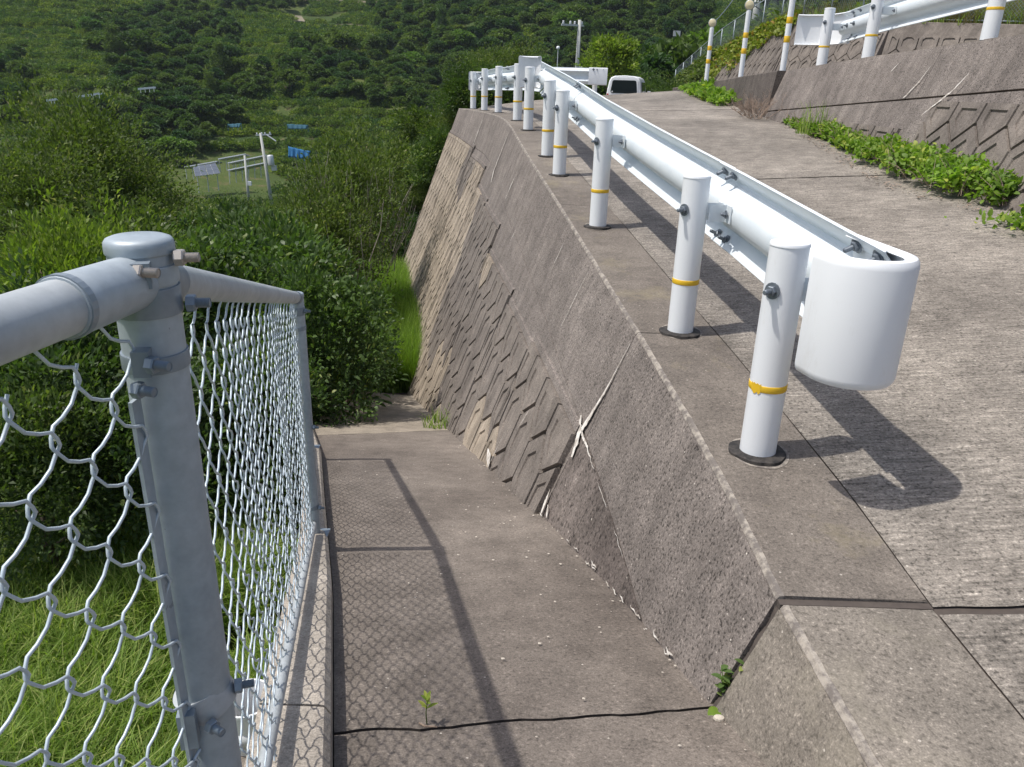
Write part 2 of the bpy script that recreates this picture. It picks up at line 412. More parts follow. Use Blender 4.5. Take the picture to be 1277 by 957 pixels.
path_slab(lambda u: -.9, jn, M['path'])
path_slab(jn, j2, M['path'])
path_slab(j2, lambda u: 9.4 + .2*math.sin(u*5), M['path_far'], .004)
mb = MB()
P = []
for i in range(60):
    y = -.9 + i*.18; a = kx(y)-.02; b = wallp(y, pz(y)).x+.15
    mb.add([(a, y, pz(y)-.035), (b, y, pz(y)-.035), (b, y+.18, pz(y+.18)-.035), (a, y+.18, pz(y+.18)-.035)], [(0, 1, 2, 3)])
mb.build('joint_filler', M['joint'], path)
# slabs reach the kerb; no separate sheet lies in the gutter
# ---- kerb
kerb = tag(empty('kerb', (kx(1), 1, kz(1))), kind='structure')
def kerb_stone(y0, y1):
    n = max(2, int((y1-y0)/.12)); mb = MB(); 
    for i in range(n+1):
        y = y0+(y1-y0)*i/n; r = kx(y); l = fx(y) - .055; t = kz(y); b = pz(y)-.3
        j = .002*noise.noise(Vector((y*12, 0, 0)))
        mb.v += [(r+.004, y, b), (r, y, t-.02), (r-.014, y, t+j), (r-.03, y, t+.002+j), (l, y, t+.002), (l, y, -6.2)]
    for i in range(n):
        for k2 in range(5):
            a = i*6+k2; mb.f.append((a, a+1, a+7, a+6))
    mb.f.append((5, 4, 3, 2, 1, 0)); e = n*6; mb.f.append(tuple(e+q for q in range(6)))
    return mb.build('kerb_stone', M['kerb'], kerb)
kj = [-.9, -.2, 1.375, 3.20, 5.05, 6.9, 8.6]
for a, b in zip(kj[:-1], kj[1:]): kerb_stone(a+.004, b-.005)

# ---- left retaining wall (the wall that carries the road)
rw = tag(empty('retaining_wall', (cx(5), 5, -2.5)), 'tall leaning concrete retaining wall with chevron relief blocks beside the sloping walkway', 'retaining wall')
# core, behind the joints
ysx = [(-1.2+i*.2) for i in range(92)]; ysx = [y for y in ysx if y < 16.97]
mb = MB()
for y in ysx:
    a = wallp(y, cz(y)-.035, -.03); b = wallp(y, -6.3, -.03)
    mb.v += [tuple(b), tuple(a), (cx(y)+.37, y, cz(y)-.035), (cx(y)+.37, y, -6.3)]
for i in range(len(ysx)-1):
    for k2 in range(3):
        a = i*4+k2; mb.f.append((a, a+1, a+5, a+4))
mb.f.append((3, 2, 1, 0)); e = 4*(len(ysx)-1); mb.f.append((e, e+1, e+2, e+3))
mb.build('wall_core', M['joint'], rw)
def face_panel(name, y0, y1, zt, zb, mat, gap=.004, th=.04, dz=.12, rough=.004, slant=0.0):
    """zt, zb functions of y. slant: offset in y per unit of depth so vertical joints follow the wall"""
    L = y1-y0-2*gap; n = max(2, int(L/.12)); hmax = max(zt(y0)-zb(y0), zt(y1)-zb(y1)); m = max(2, int(hmax/dz))
    P = np.zeros((m+1, n+1, 3)); Q = np.zeros((m+1, n+1, 3))
    for j in range(n+1):
        y = y0+gap+L*j/n
        for i in range(m+1):
            z = zt(y) + (zb(y)-zt(y))*i/m
            r = rough*noise.noise(Vector((y*3, z*3, 9))) + rough*.5*noise.noise(Vector((y*11, z*11, 4)))
            if i in (0, m) or j in (0, n): r -= .004
            P[i, j] = wallp(y, z, r); Q[i, j] = wallp(y, z, -th)
    V = np.concatenate([P.reshape(-1, 3), Q.reshape(-1, 3)]); W = n+1; N = (m+1)*W
    idx = np.arange(N).reshape(m+1, W)
    F = [np.stack([idx[:-1, :-1], idx[1:, :-1], idx[1:, 1:], idx[:-1, 1:]], -1).reshape(-1, 4)]
    per = list(idx[0, :]) + list(idx[1:, -1]) + list(idx[-1, -2::-1]) + list(idx[-2:0:-1, 0])
    F.append(np.array([[per[q], per[(q+1) % len(per)], per[(q+1) % len(per)]+N, per[q]+N] for q in range(len(per))]))
    me = np_mesh(name, V, np.concatenate(F), mat, smooth=True); me.set_sharp_from_angle(angle=math.radians(35))
    return link(name, me, rw)
JD = .53
bays = [-1.2, 1.562, 3.33, 5.83, 7.9, 9.75, 11.5, 13.1, 14.6, 15.85, 17.0]
for i, (a, b) in enumerate(zip(bays[:-1], bays[1:])):
    g1 = .012 if i == 0 else .003
    if i == 0:
        face_panel('wall_panel', a, b, lambda y: cz(y)-.018, lambda y: pz(y)-.3, M['coping_near'], gap=.012)
    else:
        face_panel('wall_panel', a+(.012 if i == 1 else 0), b, lambda y: cz(y)-.014, lambda y: cz(y)-JD, M['wall'], gap=.0025)
low_bays = [1.574, 3.42, 5.83, 8.9, 11.5, 14.6, 17.0]
for i, (a, b) in enumerate(zip(low_bays[:-1], low_bays[1:])):
    face_panel('wall_panel', a, b, lambda y: cz(y)-JD-.006, lambda y: max(pz(y), -4.6)-.4, M['rough'] if i == 0 else M['wall'], gap=.002, dz=.2, rough=.010 if i == 0 else .004)
# coping
def coping(y0, y1, mat, lift=0.0, gap=.003, chip=.004):
    n = max(3, int((y1-y0)/.03)) if y0 < 6 else max(3, int((y1-y0)/.15)); wd = .372
    mb = MB(); ed = MB(); K = 16
    for i in range(n+1):
        yb = y0+gap+(y1-y0-2*gap)*i/n; c = cx(yb); z = cz(yb)+lift
        j = chip*noise.noise(Vector((yb*17, 1, 0))) + chip*.6*noise.noise(Vector((yb*60, 1, 0)))
        zz = .0015*noise.noise(Vector((yb*4, 2, 0)))
        sg = 1 if i == 0 else -1 if i == n else 0
        def ye(x): return yb + sg*(.0055*abs(noise.noise(Vector((x*38, yb, 0))))+.004*abs(noise.noise(Vector((x*90, yb, 3)))))
        ring = [(c+.0185+j, yb, z-.05)]
        for q in range(K+1):
            x = c+.0185+j+(wd-.005-.0185-j)*q/K; ring.append((x, ye(x), z+zz-(.0015 if sg else 0)))
        ring += [(c+wd, yb, z-.006), (c+wd, yb, z-.06)]
        mb.v += ring; R_ = len(ring)
        ed.v += [(c+.0+j*.6, yb, z-.05), (c+.0+j*.6, yb, z-.012-abs(j)), (c+.007, yb, z-.002+abs(j)*.5), (c+.019+j, yb, z-.001), (c+.020+j, yb, z-.05)]
    for i in range(n):
        for k2 in range(R_-1): a = i*R_+k2; mb.f.append((a, a+1, a+R_+1, a+R_))
        for k2 in range(4): a = i*5+k2; ed.f.append((a, a+1, a+6, a+5))
    mb.f.append(tuple(range(R_-1, -1, -1))); mb.f.append(tuple(n*R_+k2 for k2 in range(R_)))
    ed.f.append((4, 3, 2, 1, 0)); ed.f.append(tuple(n*5+k2 for k2 in range(5)))
    o = mb.build('coping_slab', mat, rw); ed.build('worn_edge', M['arris'], o)
    return o
coping(-1.2, 1.560, M['coping_near'], -.004, .010)
cj = [1.564, 3.33, 5.83, 9.75, 13.1, 17.0]
for i, (a, b) in enumerate(zip(cj[:-1], cj[1:])): coping(a+(.010 if i == 0 else 0), b, M['coping'])
mb = MB()      # felt strip squeezed out of the near expansion joint, running over the coping and down the face
for k2 in range(26):
    z = cz(1.565)-.003 - k2*.016
    if z < pz(1.565)-.03: break
    wv = .008 + .002*math.sin(k2*1.3)
    a = wallp(1.563, z, -.012+.002*math.sin(k2)); b = wallp(1.563, z-.017, -.012+.002*math.sin(k2+1))
    mb.add([a+Vector((0, -wv, 0)), a+Vector((0, wv, 0)), b+Vector((0, wv, 0)), b+Vector((0, -wv, 0))], [(0, 1, 2, 3)])
mb.box((cx(1.563)+.187, 1.563, cz(1.563)-.022), (.372, .022, .03))
mb.build('joint_filler', M['joint'], rw)

# relief blocks: elongated hexagons in courses, clipped to stepped zones
def clip(poly, a, b, c):                       # keep a*x+b*y<=c
    o = []
    for i in range(len(poly)):
        p, q = poly[i-1], poly[i]; dp = a*p[0]+b*p[1]-c; dq = a*q[0]+b*q[1]-c
        if dp*dq < 0:
            t = dp/(dp-dq); o.append((p[0]+(q[0]-p[0])*t, p[1]+(q[1]-p[1])*t))
        if dq <= 0: o.append(q)
    return o
def area(p): return abs(sum(p[i-1][0]*p[i][1]-p[i][0]*p[i-1][1] for i in range(len(p))))/2
def relief(poly, fn, th=.03, tray=.016, flat=False):
    """poly in (s,z); fn(s,z,n)->point"""
    n = len(poly); ar = sum(poly[i-1][0]*poly[i][1]-poly[i][0]*poly[i-1][1] for i in range(n))
    if ar < 0: poly = poly[::-1]
    c = (sum(p[0] for p in poly)/n, sum(p[1] for p in poly)/n)
    out0 = [fn(p[0], p[1], -.004) for p in poly]
    s1 = lambda p, k: (c[0]+(p[0]-c[0])*k, c[1]+(p[1]-c[1])*k)
    out1 = [fn(*s1(p, .975), th) for p in poly]
    inr = [s1(p, .60) for p in poly]; rim = [fn(*p, th) for p in inr]
    zt = max(p[1] for p in inr); zb = min(p[1] for p in inr)
    bot = []
    for p in inr:
        f = (p[1]-zb)/(zt-zb+1e-6); q = (c[0]+(p[0]-c[0])*.95, p[1]-(.010*f)); bot.append(fn(*q, th-tray*(.25+.75*min(1, f*1.6))))
    vs = out0+out1+rim+bot; fs = []
    for i in range(n):
        j = (i+1) % n
        fs += [(i, j, n+j, n+i), (n+i, n+j, 2*n+j, 2*n+i), (2*n+i, 2*n+j, 3*n+j, 3*n+i)]
    fs.append(tuple(3*n+i for i in range(n)))
    return vs, fs
def hexes(s0, s1, z0, z1, a, h1, h2, off=0.0):
    """yield hex polygons covering the window; z0 top, z1 bottom"""
    r = 0; pitch = h1+h2; z = z0
    while z > z1-pitch:
        ofs = off + (a/2 if r % 2 else 0)
        s = math.floor((s0-ofs)/a)*a+ofs
        while s < s1+a:
            g = .009
            yield [(s+g, z-g*.5), (s+a/2, z+h2-g*1.3), (s+a-g, z-g*.5), (s+a-g, z-h1+g*.5), (s+a/2, z-h1-h2+g*1.3), (s+g, z-h1+g*.5)]
            s += a
        z -= pitch; r += 1
zones = [(3.44, 4.9, -1.60), (4.9, 6.05, -1.66), (6.08, 7.72, -1.60), (7.75, 9.3, -1.36), (9.3, 10.8, -1.33), (10.85, 12.8, -1.10), (12.85, 15.2, -.98), (15.25, 16.95, -.98)]
nb = 0
for (sa, sb, zt) in zones:
    for hx in hexes(sa, sb, zt-.17+.25, max(pz((sa+sb)/2), -4.4)-.3, .39, .25, .15, off=sa):
        # concave lower edge (chevron): polygon is an arrow-shaped block
        p = [hx[0], hx[1], hx[2], hx[3], hx[4], hx[5]]
        pc = p
        if max(q[1] for q in p) > zt or min(q[0] for q in p) < sa or max(q[0] for q in p) > sb:
            hull = p
            pc = clip(hull, 0, 1, zt); 
            if len(pc) >= 3: pc = clip(pc, 1, 0, sb-.006)
            if len(pc) >= 3: pc = clip(pc, -1, 0, -(sa+.006))
        if len(pc) < 3 or area(pc) < .012: continue
        ym = sum(q[0] for q in pc)/len(pc)
        if max(q[1] for q in pc) < max(pz(ym), -4.3)-.02: continue
        if ym < 4.5 and (pc[0][1]) < -1.55-(ym-3.44)*2.2 and ym < 3.95 and min(q[1] for q in pc) < -2.15: pass
        nb += 1
        vs, fs = relief(pc, lambda s, z, n: wallp(s, z, n), .026 + .004*RNG.random(), .012)
        pale = (noise.noise(Vector((ym*.5, pc[0][1]*.8, 2))) + (ym-9)*.09 - (pc[0][1]+2.2)*.12) > .02
        MB().add(vs, fs).build('relief_block', M['block_pale'] if pale else M['block'], rw)
for (sa, sb, zt) in zones:       # darker backing sheet seen in the joints between the blocks
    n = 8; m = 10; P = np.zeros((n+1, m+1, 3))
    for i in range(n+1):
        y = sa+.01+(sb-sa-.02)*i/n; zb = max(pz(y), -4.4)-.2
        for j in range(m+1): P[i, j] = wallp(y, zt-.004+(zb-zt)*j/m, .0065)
    link('block_joints', grid_mesh('block_joints', P, M['block_backing']), rw)
# narrow cap strip over each zone
for (sa, sb, zt) in zones:
    mb = MB(); vs = []
    n = 6
    for i in range(n+1):
        y = sa+(sb-sa)*i/n; vs += [wallp(y, zt+.055, .0), wallp(y, zt+.05, .014), wallp(y, zt+.008, .014), wallp(y, zt+.003, 0)]
    fs = [(i*4+q, i*4+q+1, i*4+q+5, i*4+q+4) for i in range(n) for q in range(3)]
    mb.add(vs, fs).build('string_course', M['wall'], rw)
# lime streaks out of the joints
def streak(pts, wd, parent, fn=wallp, n=30, mat='white_stain', name='lime_streak', lift=.0075):
    mb = MB(); vs = []; pts = [Vector((p[0], p[1], 0)) for p in pts]; seg = len(pts)-1
    for i in range(n+1):
        t = i/n*seg; k2 = min(int(t), seg-1); p = pts[k2].lerp(pts[k2+1], t-k2); tn = (pts[k2+1]-pts[k2]).normalized(); nn = Vector((-tn.y, tn.x, 0))
        ww = float(np.interp(i/n, np.linspace(0, 1, len(wd)), wd)); a = ww*(.45+1.0*abs(noise.noise(Vector((i*.9, p.x, 1))))); b = ww*(.45+1.0*abs(noise.noise(Vector((i*.9, p.y, 7))))); p = p+nn*.009*noise.noise(Vector((i*.35, pts[0].x*3, 5)))
        q1 = p+nn*a; q2 = p-nn*b; vs += [fn(q1.x, q1.y, lift), fn(q2.x, q2.y, lift)]
    mb.add(vs, [(2*i, 2*i+1, 2*i+3, 2*i+2) for i in range(n)]); return mb.build(name, M[mat], parent)
streak([(3.32, -1.08), (3.34, -1.3), (3.40, -1.56)], [.0015, .003, .010, .020, .030], rw)
streak([(3.50, -1.52), (3.42, -1.57), (3.36, -1.68)], [.010, .036, .018], rw, n=16)
streak([(3.40, -1.56), (3.2, -1.572), (3.05, -1.585)], [.014, .006, .002], rw)
streak([(2.95, -1.59), (2.75, -1.60)], [.001, .003, .001], rw, n=12)
streak([(2.6, -1.605), (2.42, -1.615)], [.0005, .002, .0005], rw, n=12)
streak([(9.76, -.55), (9.78, -.8), (9.8, -1.0), (9.6, -1.12)], [.010, .018, .03, .02], rw)
streak([(8.0, -.85), (8.05, -1.1)], [.004, .014, .004], rw, n=14)
streak([(13.11, -.55), (13.13, -.95)], [.02, .02], rw, n=8)
streak([(3.43, -1.90), (3.41, -1.96), (3.40, -2.02)], [.004, .022, .014], rw, lift=.013, n=12)
streak([(3.36, -1.95), (3.30, -1.99)], [.006, .014, .006], rw, n=8, lift=.013)
for i in range(17):
    y = 1.7 + 1.9*random.random(); z = pz(y)+.006+.014*random.random()
    streak([(y, z), (y+.02+.05*random.random(), z-.006-.01*random.random())], [.001, .006*random.random()+.002, .001], rw, n=6, lift=.013)
for (ya, za, yb, zb) in ((4.4, -1.0, 4.45, -1.35), (5.2, -.95, 5.22, -1.2), (6.9, -1.2, 6.95, -1.32), (4.55, -2.1, 4.6, -2.5), (4.25, -1.82, 4.3, -1.95), (8.8, -1.6, 8.9, -1.9), (6.4, -1.55, 6.5, -1.68)):
    streak([(ya, za), (yb, zb)], [.001, .004, .002], rw, n=10, lift=.036 if za < -1.75 else .008)
# patch of render where the wall foot was made good
streak([(4.75, pz(4.75)+.10), (4.55, pz(4.55)+.03)], [.01, .05, .02], rw, n=6, lift=.045)

# ---- road on top
road = tag(empty('road', (2, 5, -.9)), kind='structure')
rj = [-1.2, 1.53, 6.55, 9.1, 12.2, 15.2, 17, 30, 60]
for a, b in zip(rj[:-1], rj[1:]):
    n = max(4, int((b-a)/.15)) if b <= 17.1 else 20; m = 40; gp = .0035 if b < 17.1 else 0; P = np.zeros((n+1, m+1, 3))
    for i in range(n+1):
        for j in range(m+1):
            u = j/m; y = a+gp+(b-a-2*gp)*i/n; yy = y + (.02*math.sin(u*3+a) if i in (0, n) and b < 17.1 and a > -1 else 0) + (jag(u*2.5, a if i == 0 else b, .006) if i in (0, n) and b < 17.1 else 0)
            p = road_p(yy, u); P[i, j] = (p[0], p[1], p[2]-.004+.006*noise.noise(Vector((p[0]*1.1, p[1]*1.1, 0))))
    link('slab', grid_mesh('slab', P, M['road']), road)
mb = MB(); P = np.zeros((100, 12, 3))
for i in range(100):
    for j in range(12):
        p = road_p(-1.2+i*.184, j/11); P[i, j] = (p[0]+(-.006 if j == 0 else 0), p[1], p[2]-.013)
link('road_bed', grid_mesh('road_bed', P, M['joint']), road)

# ---- right retaining wall
RX0 = 3.35
def cright(y): return float(np.interp(y, [-1, 5.5, 6.8, 9.08, 10.4, 11.4], [.60, .47, .435, .365, .315, .28]))
RN = Vector((-1, 0, .37)).normalized()
def rwp(y, z, n=0.0):
    return Vector((RX0 + .37*(z+.45), y, z)) + RN*n
ur = tag(empty('retaining_wall', (3.4, 6, -.5)), 'leaning concrete wall with angular relief blocks along the right side of the road', 'retaining wall')
def rpanel(y0, y1, zt, zb, mat, name='wall_panel', gap=.003, fn=rwp, parent=ur):
    n = max(2, int((y1-y0)/.2)); m = 6; P = np.zeros((m+1, n+1, 3)); 
    for j in range(n+1):
        y = y0+gap+(y1-y0-2*gap)*j/n
        for i in range(m+1):
            z = zt(y)+(zb(y)-zt(y))*i/m; e = -.004 if i in (0, m) or j in (0, n) else 0
            P[i, j] = fn(y, z, .004*noise.noise(Vector((y*3, z*3, 5)))+e)
    V = P.reshape(-1, 3); N = len(V); Vb = V - np.array(RN)*.035; idx = np.arange(N).reshape(m+1, n+1)
    F = [np.stack([idx[:-1, :-1], idx[1:, :-1], idx[1:, 1:], idx[:-1, 1:]], -1).reshape(-1, 4)]
    per = list(idx[0, :]) + list(idx[1:, -1]) + list(idx[-1, -2::-1]) + list(idx[-2:0:-1, 0])
    F.append(np.array([[per[q], per[(q+1) % len(per)], per[(q+1) % len(per)]+N, per[q]+N] for q in range(len(per))]))
    me = np_mesh(name, np.concatenate([V, Vb]), np.concatenate(F), mat, smooth=True); me.set_sharp_from_angle(angle=math.radians(35))
    return link(name, me, parent)
def cjoint(y): return float(np.interp(y, [-1, 5.84, 10.9, 11.4], [.40, .07, -.22, -.25]))
for a, b in ((-1, 7.35), (7.35, 11.4)): rpanel(a, b, cright, lambda y: cjoint(y)+.008, M['wall'])
rpanel(-1, 11.35, lambda y: cjoint(y)-.008, lambda y: zright(y)-.3, M['wall'])
# core and top
mb = MB(); yy = np.linspace(-1, 11.4, 30)
for y in yy:
    a = rwp(y, -1.7, -.03); b = rwp(y, cright(y)-.01, -.03); c2 = rwp(y, cright(y), -.002)
    mb.v += [tuple(a), tuple(b), (b.x+.3, y, cright(y)-.01), (b.x+.3, y, -1.7)]
for i in range(29):
    for q in range(3): a = i*4+q; mb.f.append((a, a+1, a+5, a+4))
mb.f.append((3, 2, 1, 0)); mb.f.append((116, 117, 118, 119))
mb.build('wall_core', M['joint'], ur)
mb = MB()
for y in yy:
    b = rwp(y, cright(y)+.001, .0); mb.v += [(b.x, y, b.z-.02), (b.x+.008, y, b.z+.004), (b.x+.26, y, b.z+.004), (b.x+.26, y, b.z-.03)]
for i in range(29):
    for q in range(3): a = i*4+q; mb.f.append((a, a+1, a+5, a+4))
mb.f.append((3, 2, 1, 0)); mb.f.append((116, 117, 118, 119))
mb.build('coping_slab', M['coping'], ur)
rz = [(2.0, 6.93, lambda: -.035), (7.28, 8.95, lambda: -.275), (8.95, 10.55, lambda: -.31)]
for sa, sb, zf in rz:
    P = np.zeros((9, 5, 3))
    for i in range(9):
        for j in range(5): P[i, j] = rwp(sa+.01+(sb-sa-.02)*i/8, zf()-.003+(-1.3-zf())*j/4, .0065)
    link('block_joints', grid_mesh('block_joints', P, M['block_backing']), ur)
for sa, sb, zf in rz:
    zt = zf()
    for hx in hexes(sa, sb, zt-.15+.22, -1.3, .395, .22, .15, off=sb-.395*int((sb-sa)/.395)-.395):
        p = hx
        p = clip(p, 0, 1, zt)
        if len(p) >= 3: p = clip(p, 1, 0, sb-.004)
        if len(p) >= 3: p = clip(p, -1, 0, -(sa+.004))
        if len(p) < 3 or area(p) < .006: continue
        ym = sum(q[0] for q in p)/len(p)
        if max(q[1] for q in p) < zright(ym)+.02 or ym < 3.0: continue
        vs, fs = relief(p, rwp, .026, .015)
        MB().add(vs, fs).build('relief_block', M['block'], ur)
streak([(7.37, .25), (7.42, .12), (7.55, -.02)], [.002, .008, .010], ur, rwp, lift=.009)
streak([(8.0, .33), (8.1, .22)], [.002, .006], ur, rwp, lift=.009, n=8)
streak([(6.62, .17), (6.72, .04), (6.8, -.02), (7.0, -.16)], [.004, .009, .014, .004], ur, rwp, lift=.034)
# low end wall, turned towards the crest of the road
lw = tag(empty('low_wall', (3.4, 13, -.3)), 'low dark concrete wall under the three round marker posts, running to the road crest', 'low wall')
LWY = [11.38, 13.9, 16.45, 18.5]; LWX = [3.60, 3.61, 3.60, 3.50]; LWZ = [.28, .20, .11, .03]
LBX = [3.36, 3.40, 3.42, 3.42]
mb = MB()
for y in np.linspace(11.405, 18.5, 16):
    t = float(np.interp(y, LWY, LWZ)); x = float(np.interp(y, LWY, LWX)); b = float(np.interp(y, LWY, LBX))
    mb.v += [(b, y, -.9), (x-.10, y, t-.012), (x-.09, y, t), (x+.14, y, t), (x+.14, y, -.9)]
for i in range(15):
    for q in range(4): a = i*5+q; mb.f.append((a, a+1, a+6, a+5))
mb.f.append((4, 3, 2, 1, 0)); mb.f.append(tuple(75+q for q in range(5)))
mb.build('wall_body', M['low_wall'], lw)
# upper road bed between the two tiers
upr = tag(empty('upper_road', (6, 10, .3)), kind='structure')
P = np.zeros((40, 14, 3))
for i in range(40):
    y = -1 + i*.85
    for j in range(14):
        u = j/13; xa = 3.80 if y < 18.5 else 3.8+(y-18.5)*.18; xb = float(np.interp(y, [-1, 20, 23, 32, 33], [13.4, 11.5, 9.4, 8.4, 8.3])); zc = cright(y) if y < 11.4 else float(np.interp(y, [11.4, 16.5, 18.5, 33], [.28, .11, -.1, -.9]))
        P[i, j] = (xa+(xb-xa)*u, y, zc-.02)
link('slab', grid_mesh('slab', P, M['road']), upr)

# ---- upper tier wall, far right
T = [(13.4, 19.3, 1.62), (12.15, 20.7, 1.71), (9.94, 22.94, 1.88), (8.94, 27.59, 2.28), (8.86, 31.79, 2.01), (8.61, 37.0, 1.43), (8.28, 45.2, .02)]
tw = tag(empty('retaining_wall', (9.9, 23, 0)), 'highest concrete wall with relief blocks, under the wire mesh fence at upper right', 'retaining wall')
def tier_fn(i0):
    a = Vector(T[i0]); b = Vector(T[i0+1]); d = Vector((b.x-a.x, b.y-a.y, 0)); L = d.length; d.normalize(); nn = Vector((-d.y, d.x, 0))
    if nn.x > 0 : nn = -nn
    N2 = (nn+Vector((0, 0, .35))).normalized()
    def fn(s, z, n):
        zt = a.z+(b.z-a.z)*s/L; p = a+d*s; return Vector((p.x, p.y, 0)) + nn*(.35*(zt-z)) + Vector((0, 0, z)) + N2*n
    return fn, L, a.z, b.z
mbs = MB()
for i0 in range(len(T)-1):
    fn, L, za, zb2 = tier_fn(i0); mb = MB(); n = 8; vs = []
    ext0 = 0
    for j in range(n+1):
        s = L*j/n; zt = za+(zb2-za)*j/n
        nn = fn(s, zt, 1)-fn(s, zt, 0)
        back = Vector((-nn.x, -nn.y, 0)).normalized()*.3
        vs += [fn(s, -1.5, 0), fn(s, zt-.02, 0), fn(s, zt, -.02), fn(s, zt, -.02)+back, fn(s, -1.5, 0)+back*3]
    fs = [(j*5+q, j*5+q+1, j*5+q+6, j*5+q+5) for j in range(n) for q in range(4)]
    mb.add(vs, fs + [(4, 3, 2, 1, 0), tuple(n*5+q for q in range(5))]).build('wall_panel', M['wall'] if i0 > 1 else M['block'], tw)
    for hx in hexes(0, L, max(za, zb2)+.02, -.6, .50 if i0 < 2 else .62, .28, .19, off=.05):
        ym = sum(q[0] for q in hx)/6; zt = za+(zb2-za)*min(max(ym/L, 0), 1) - .32
        p = clip(hx, 0, 1, zt)
        if len(p) >= 3: p = clip(p, 1, 0, L-.1)
        if len(p) >= 3: p = clip(p, -1, 0, -.1)
        if len(p) < 3 or area(p) < .02: continue
        vs, fs = relief(p, fn, .05, .03)
        if i0 < 2: MB().add(vs, fs).build('relief_block', M['block'], tw)
        else: mbs.add(vs, fs)
tag(mbs.build('relief_blocks', M['block'], tw), kind='stuff')
# slope above the tier
hs = tag(empty('hillside', (12, 30, 2)), kind='structure')
up = [0, 1.2, 4, 9, 18, 40, 90]; uz = [-.06, .35, 1.6, 3.6, 8, 19, 40]
def slope_p(i, t):
    a = Vector(T[i]); dirs = [(.72, .70), (.72, .70), (.85, .52), (1, .05), (1, .0), (.98, .2), (.9, .44)][i]
    return Vector((a.x+.28*dirs[0]+dirs[0]*t, a.y+.28*dirs[1]+dirs[1]*t, a.z+float(np.interp(t, up, uz))))
TS = [0, .3, .8, 1.2, 2, 3, 4, 6, 9, 13, 18, 28, 40, 90]
P = np.zeros((len(T), len(TS), 3))
for i in range(len(T)):
    for j, t in enumerate(TS): P[i, j] = slope_p(i, t)
link('slope', grid_mesh('slope', P, M['ground']), hs)

# ------------------------------------------------------------------ bolts
def bolt_mesh(name, mat, r=.011, L=.045):
    mb = MB()
    mb.lathe([(r*1.75, 0), (r*1.75, .003)], 14)
    mb.lathe([(r*1.12, .003), (r*1.12, .012), (r*.95, .014)], 6)
    mb.lathe([(r*.55, .012), (r*.55, L), (r*.4, L+.003)], 10)
    return mb.mesh(name, mat, angle=30)
BOLT = bolt_mesh('bolt', M['bolt'], .0145, .040)
BOLTS = bolt_mesh('bolt_small', M['bolt'], .010, .020)
def put_bolt(parent, p, d, me=BOLT):
    o = link('bolt', me); o.location = p; o.rotation_euler = Vector(d).to_track_quat('Z', 'Y').to_euler()
    return adopt(o, parent)

# ------------------------------------------------------------------ guardrails
def post_meshes(r, L, key):
    c = [(r, 0), (r, L-.010), (r*1.03, L-.010), (r*1.03, L-.006), (r*.98, L), (r*.7, L+.003), (0.0001, L+.004)]
    post = MB().lathe(c[:2], 32).mesh('post'+key, M['white'], angle=40)
    cap = MB().lathe(c[2:], 32).mesh('cap'+key, M['white'], angle=40)
    mb = MB(); n = 40; vs = []
    for k in range(n):
        a = 2*math.pi*k/n; ro = r*1.62*(1+.03*math.sin(3*a)+.02*math.sin(7*a+1)); zt = .006
        for (rr, zz) in ((ro, -.004), (ro*.985, zt), (r*1.02, zt+.004)):
            vs.append((rr*math.cos(a), rr*math.sin(a), zz))
    fs = []
    for k in range(n):
        for q in range(2):
            a = k*3+q; b = ((k+1) % n)*3+q; fs.append((a, b, b+1, a+1))
    collar = mb.add(vs, fs).mesh('collar'+key, M['black'], angle=40)
    zb = L*.345
    tape = MB().lathe([(r+.0008, zb-.011), (r+.0016, zb-.009), (r+.0016, zb+.009), (r+.0008, zb+.011)], 32).mesh('tape'+key, M['yellow'], smooth=True)
    return post, cap, collar, tape
PM = post_meshes(.0572, .69, '')
PM2 = post_meshes(.063, .66, '_upper')
def guard_post(parent, x, y, z, bolt_dir=None, meshes=PM, collar=True, tape_dz=0.0, ragged=False, bz=None, L=.69):
    post, cap, col, tape = meshes
    o = link('post', post); o.location = (x, y, z); adopt(o, parent)
    for me, nme in ((cap, 'cap'), (col, 'base_collar'), (tape, 'reflective_tape')):
        if nme == 'base_collar' and not collar: continue
        c = link(nme, me, o, local=True); c.rotation_euler = (0, 0, random.random()*6)
        if nme == 'reflective_tape': c.location = (0, 0, tape_dz); c.rotation_euler = (0, 0, 0)
    if collar and y < 12:
        rr2 = random.Random(int(y*100)); n_ = 36; ph = rr2.random()*6; vs = [(0, 0, .0012)]
        for q in range(n_):
            a = 2*math.pi*q/n_; ro = .0572*(1.62+.16*max(0, math.sin(a+ph))+.10*noise.noise(Vector((math.cos(a)*2, math.sin(a)*2, y)))); vs.append((ro*math.cos(a), ro*math.sin(a)*1.05, .0012+(cz(y+ro*math.sin(a))-cz(y))))
        MB().add(vs, [(0, q+1, (q+1) % n_+1) for q in range(n_)]).build('grout_stain', M['arris'], o, local=True)
    if ragged:   # the loose torn end of the tape
        mb = MB(); r = .0592; vs = []
        for i in range(7):
            a = math.radians(196 + i*6); up = .013 if i % 2 else .017; dn = -.012 - (.007 if i in (2, 3, 5) else 0)
            vs += [(r*math.cos(a), r*math.sin(a), .238+up), (r*math.cos(a), r*math.sin(a), .238+dn)]
        mb.add(vs, [(2*i, 2*i+2, 2*i+3, 2*i+1) for i in range(6)]); mb.build('tape_end', M['yellow'], o, local=True)
    if bolt_dir is not None:
        d = Vector(bolt_dir).normalized(); p = Vector((x, y, z+(bz or L*.80))) + d*(meshes is PM and .0575 or .064)
        b = link('bolt', BOLT, None); b.location = p; b.rotation_euler = d.to_track_quat('Z', 'Y').to_euler(); adopt(b, o)
    return o
WP = [(.006, .176), (.012, .170), (.008, .162), (-.034, .118), (-.041, .106), (-.036, .094), (.010, .068), (.030, .052), (.040, .032), (.044, .0)]
WPROF = WP + [(a, -b) for a, b in WP[-2::-1]]
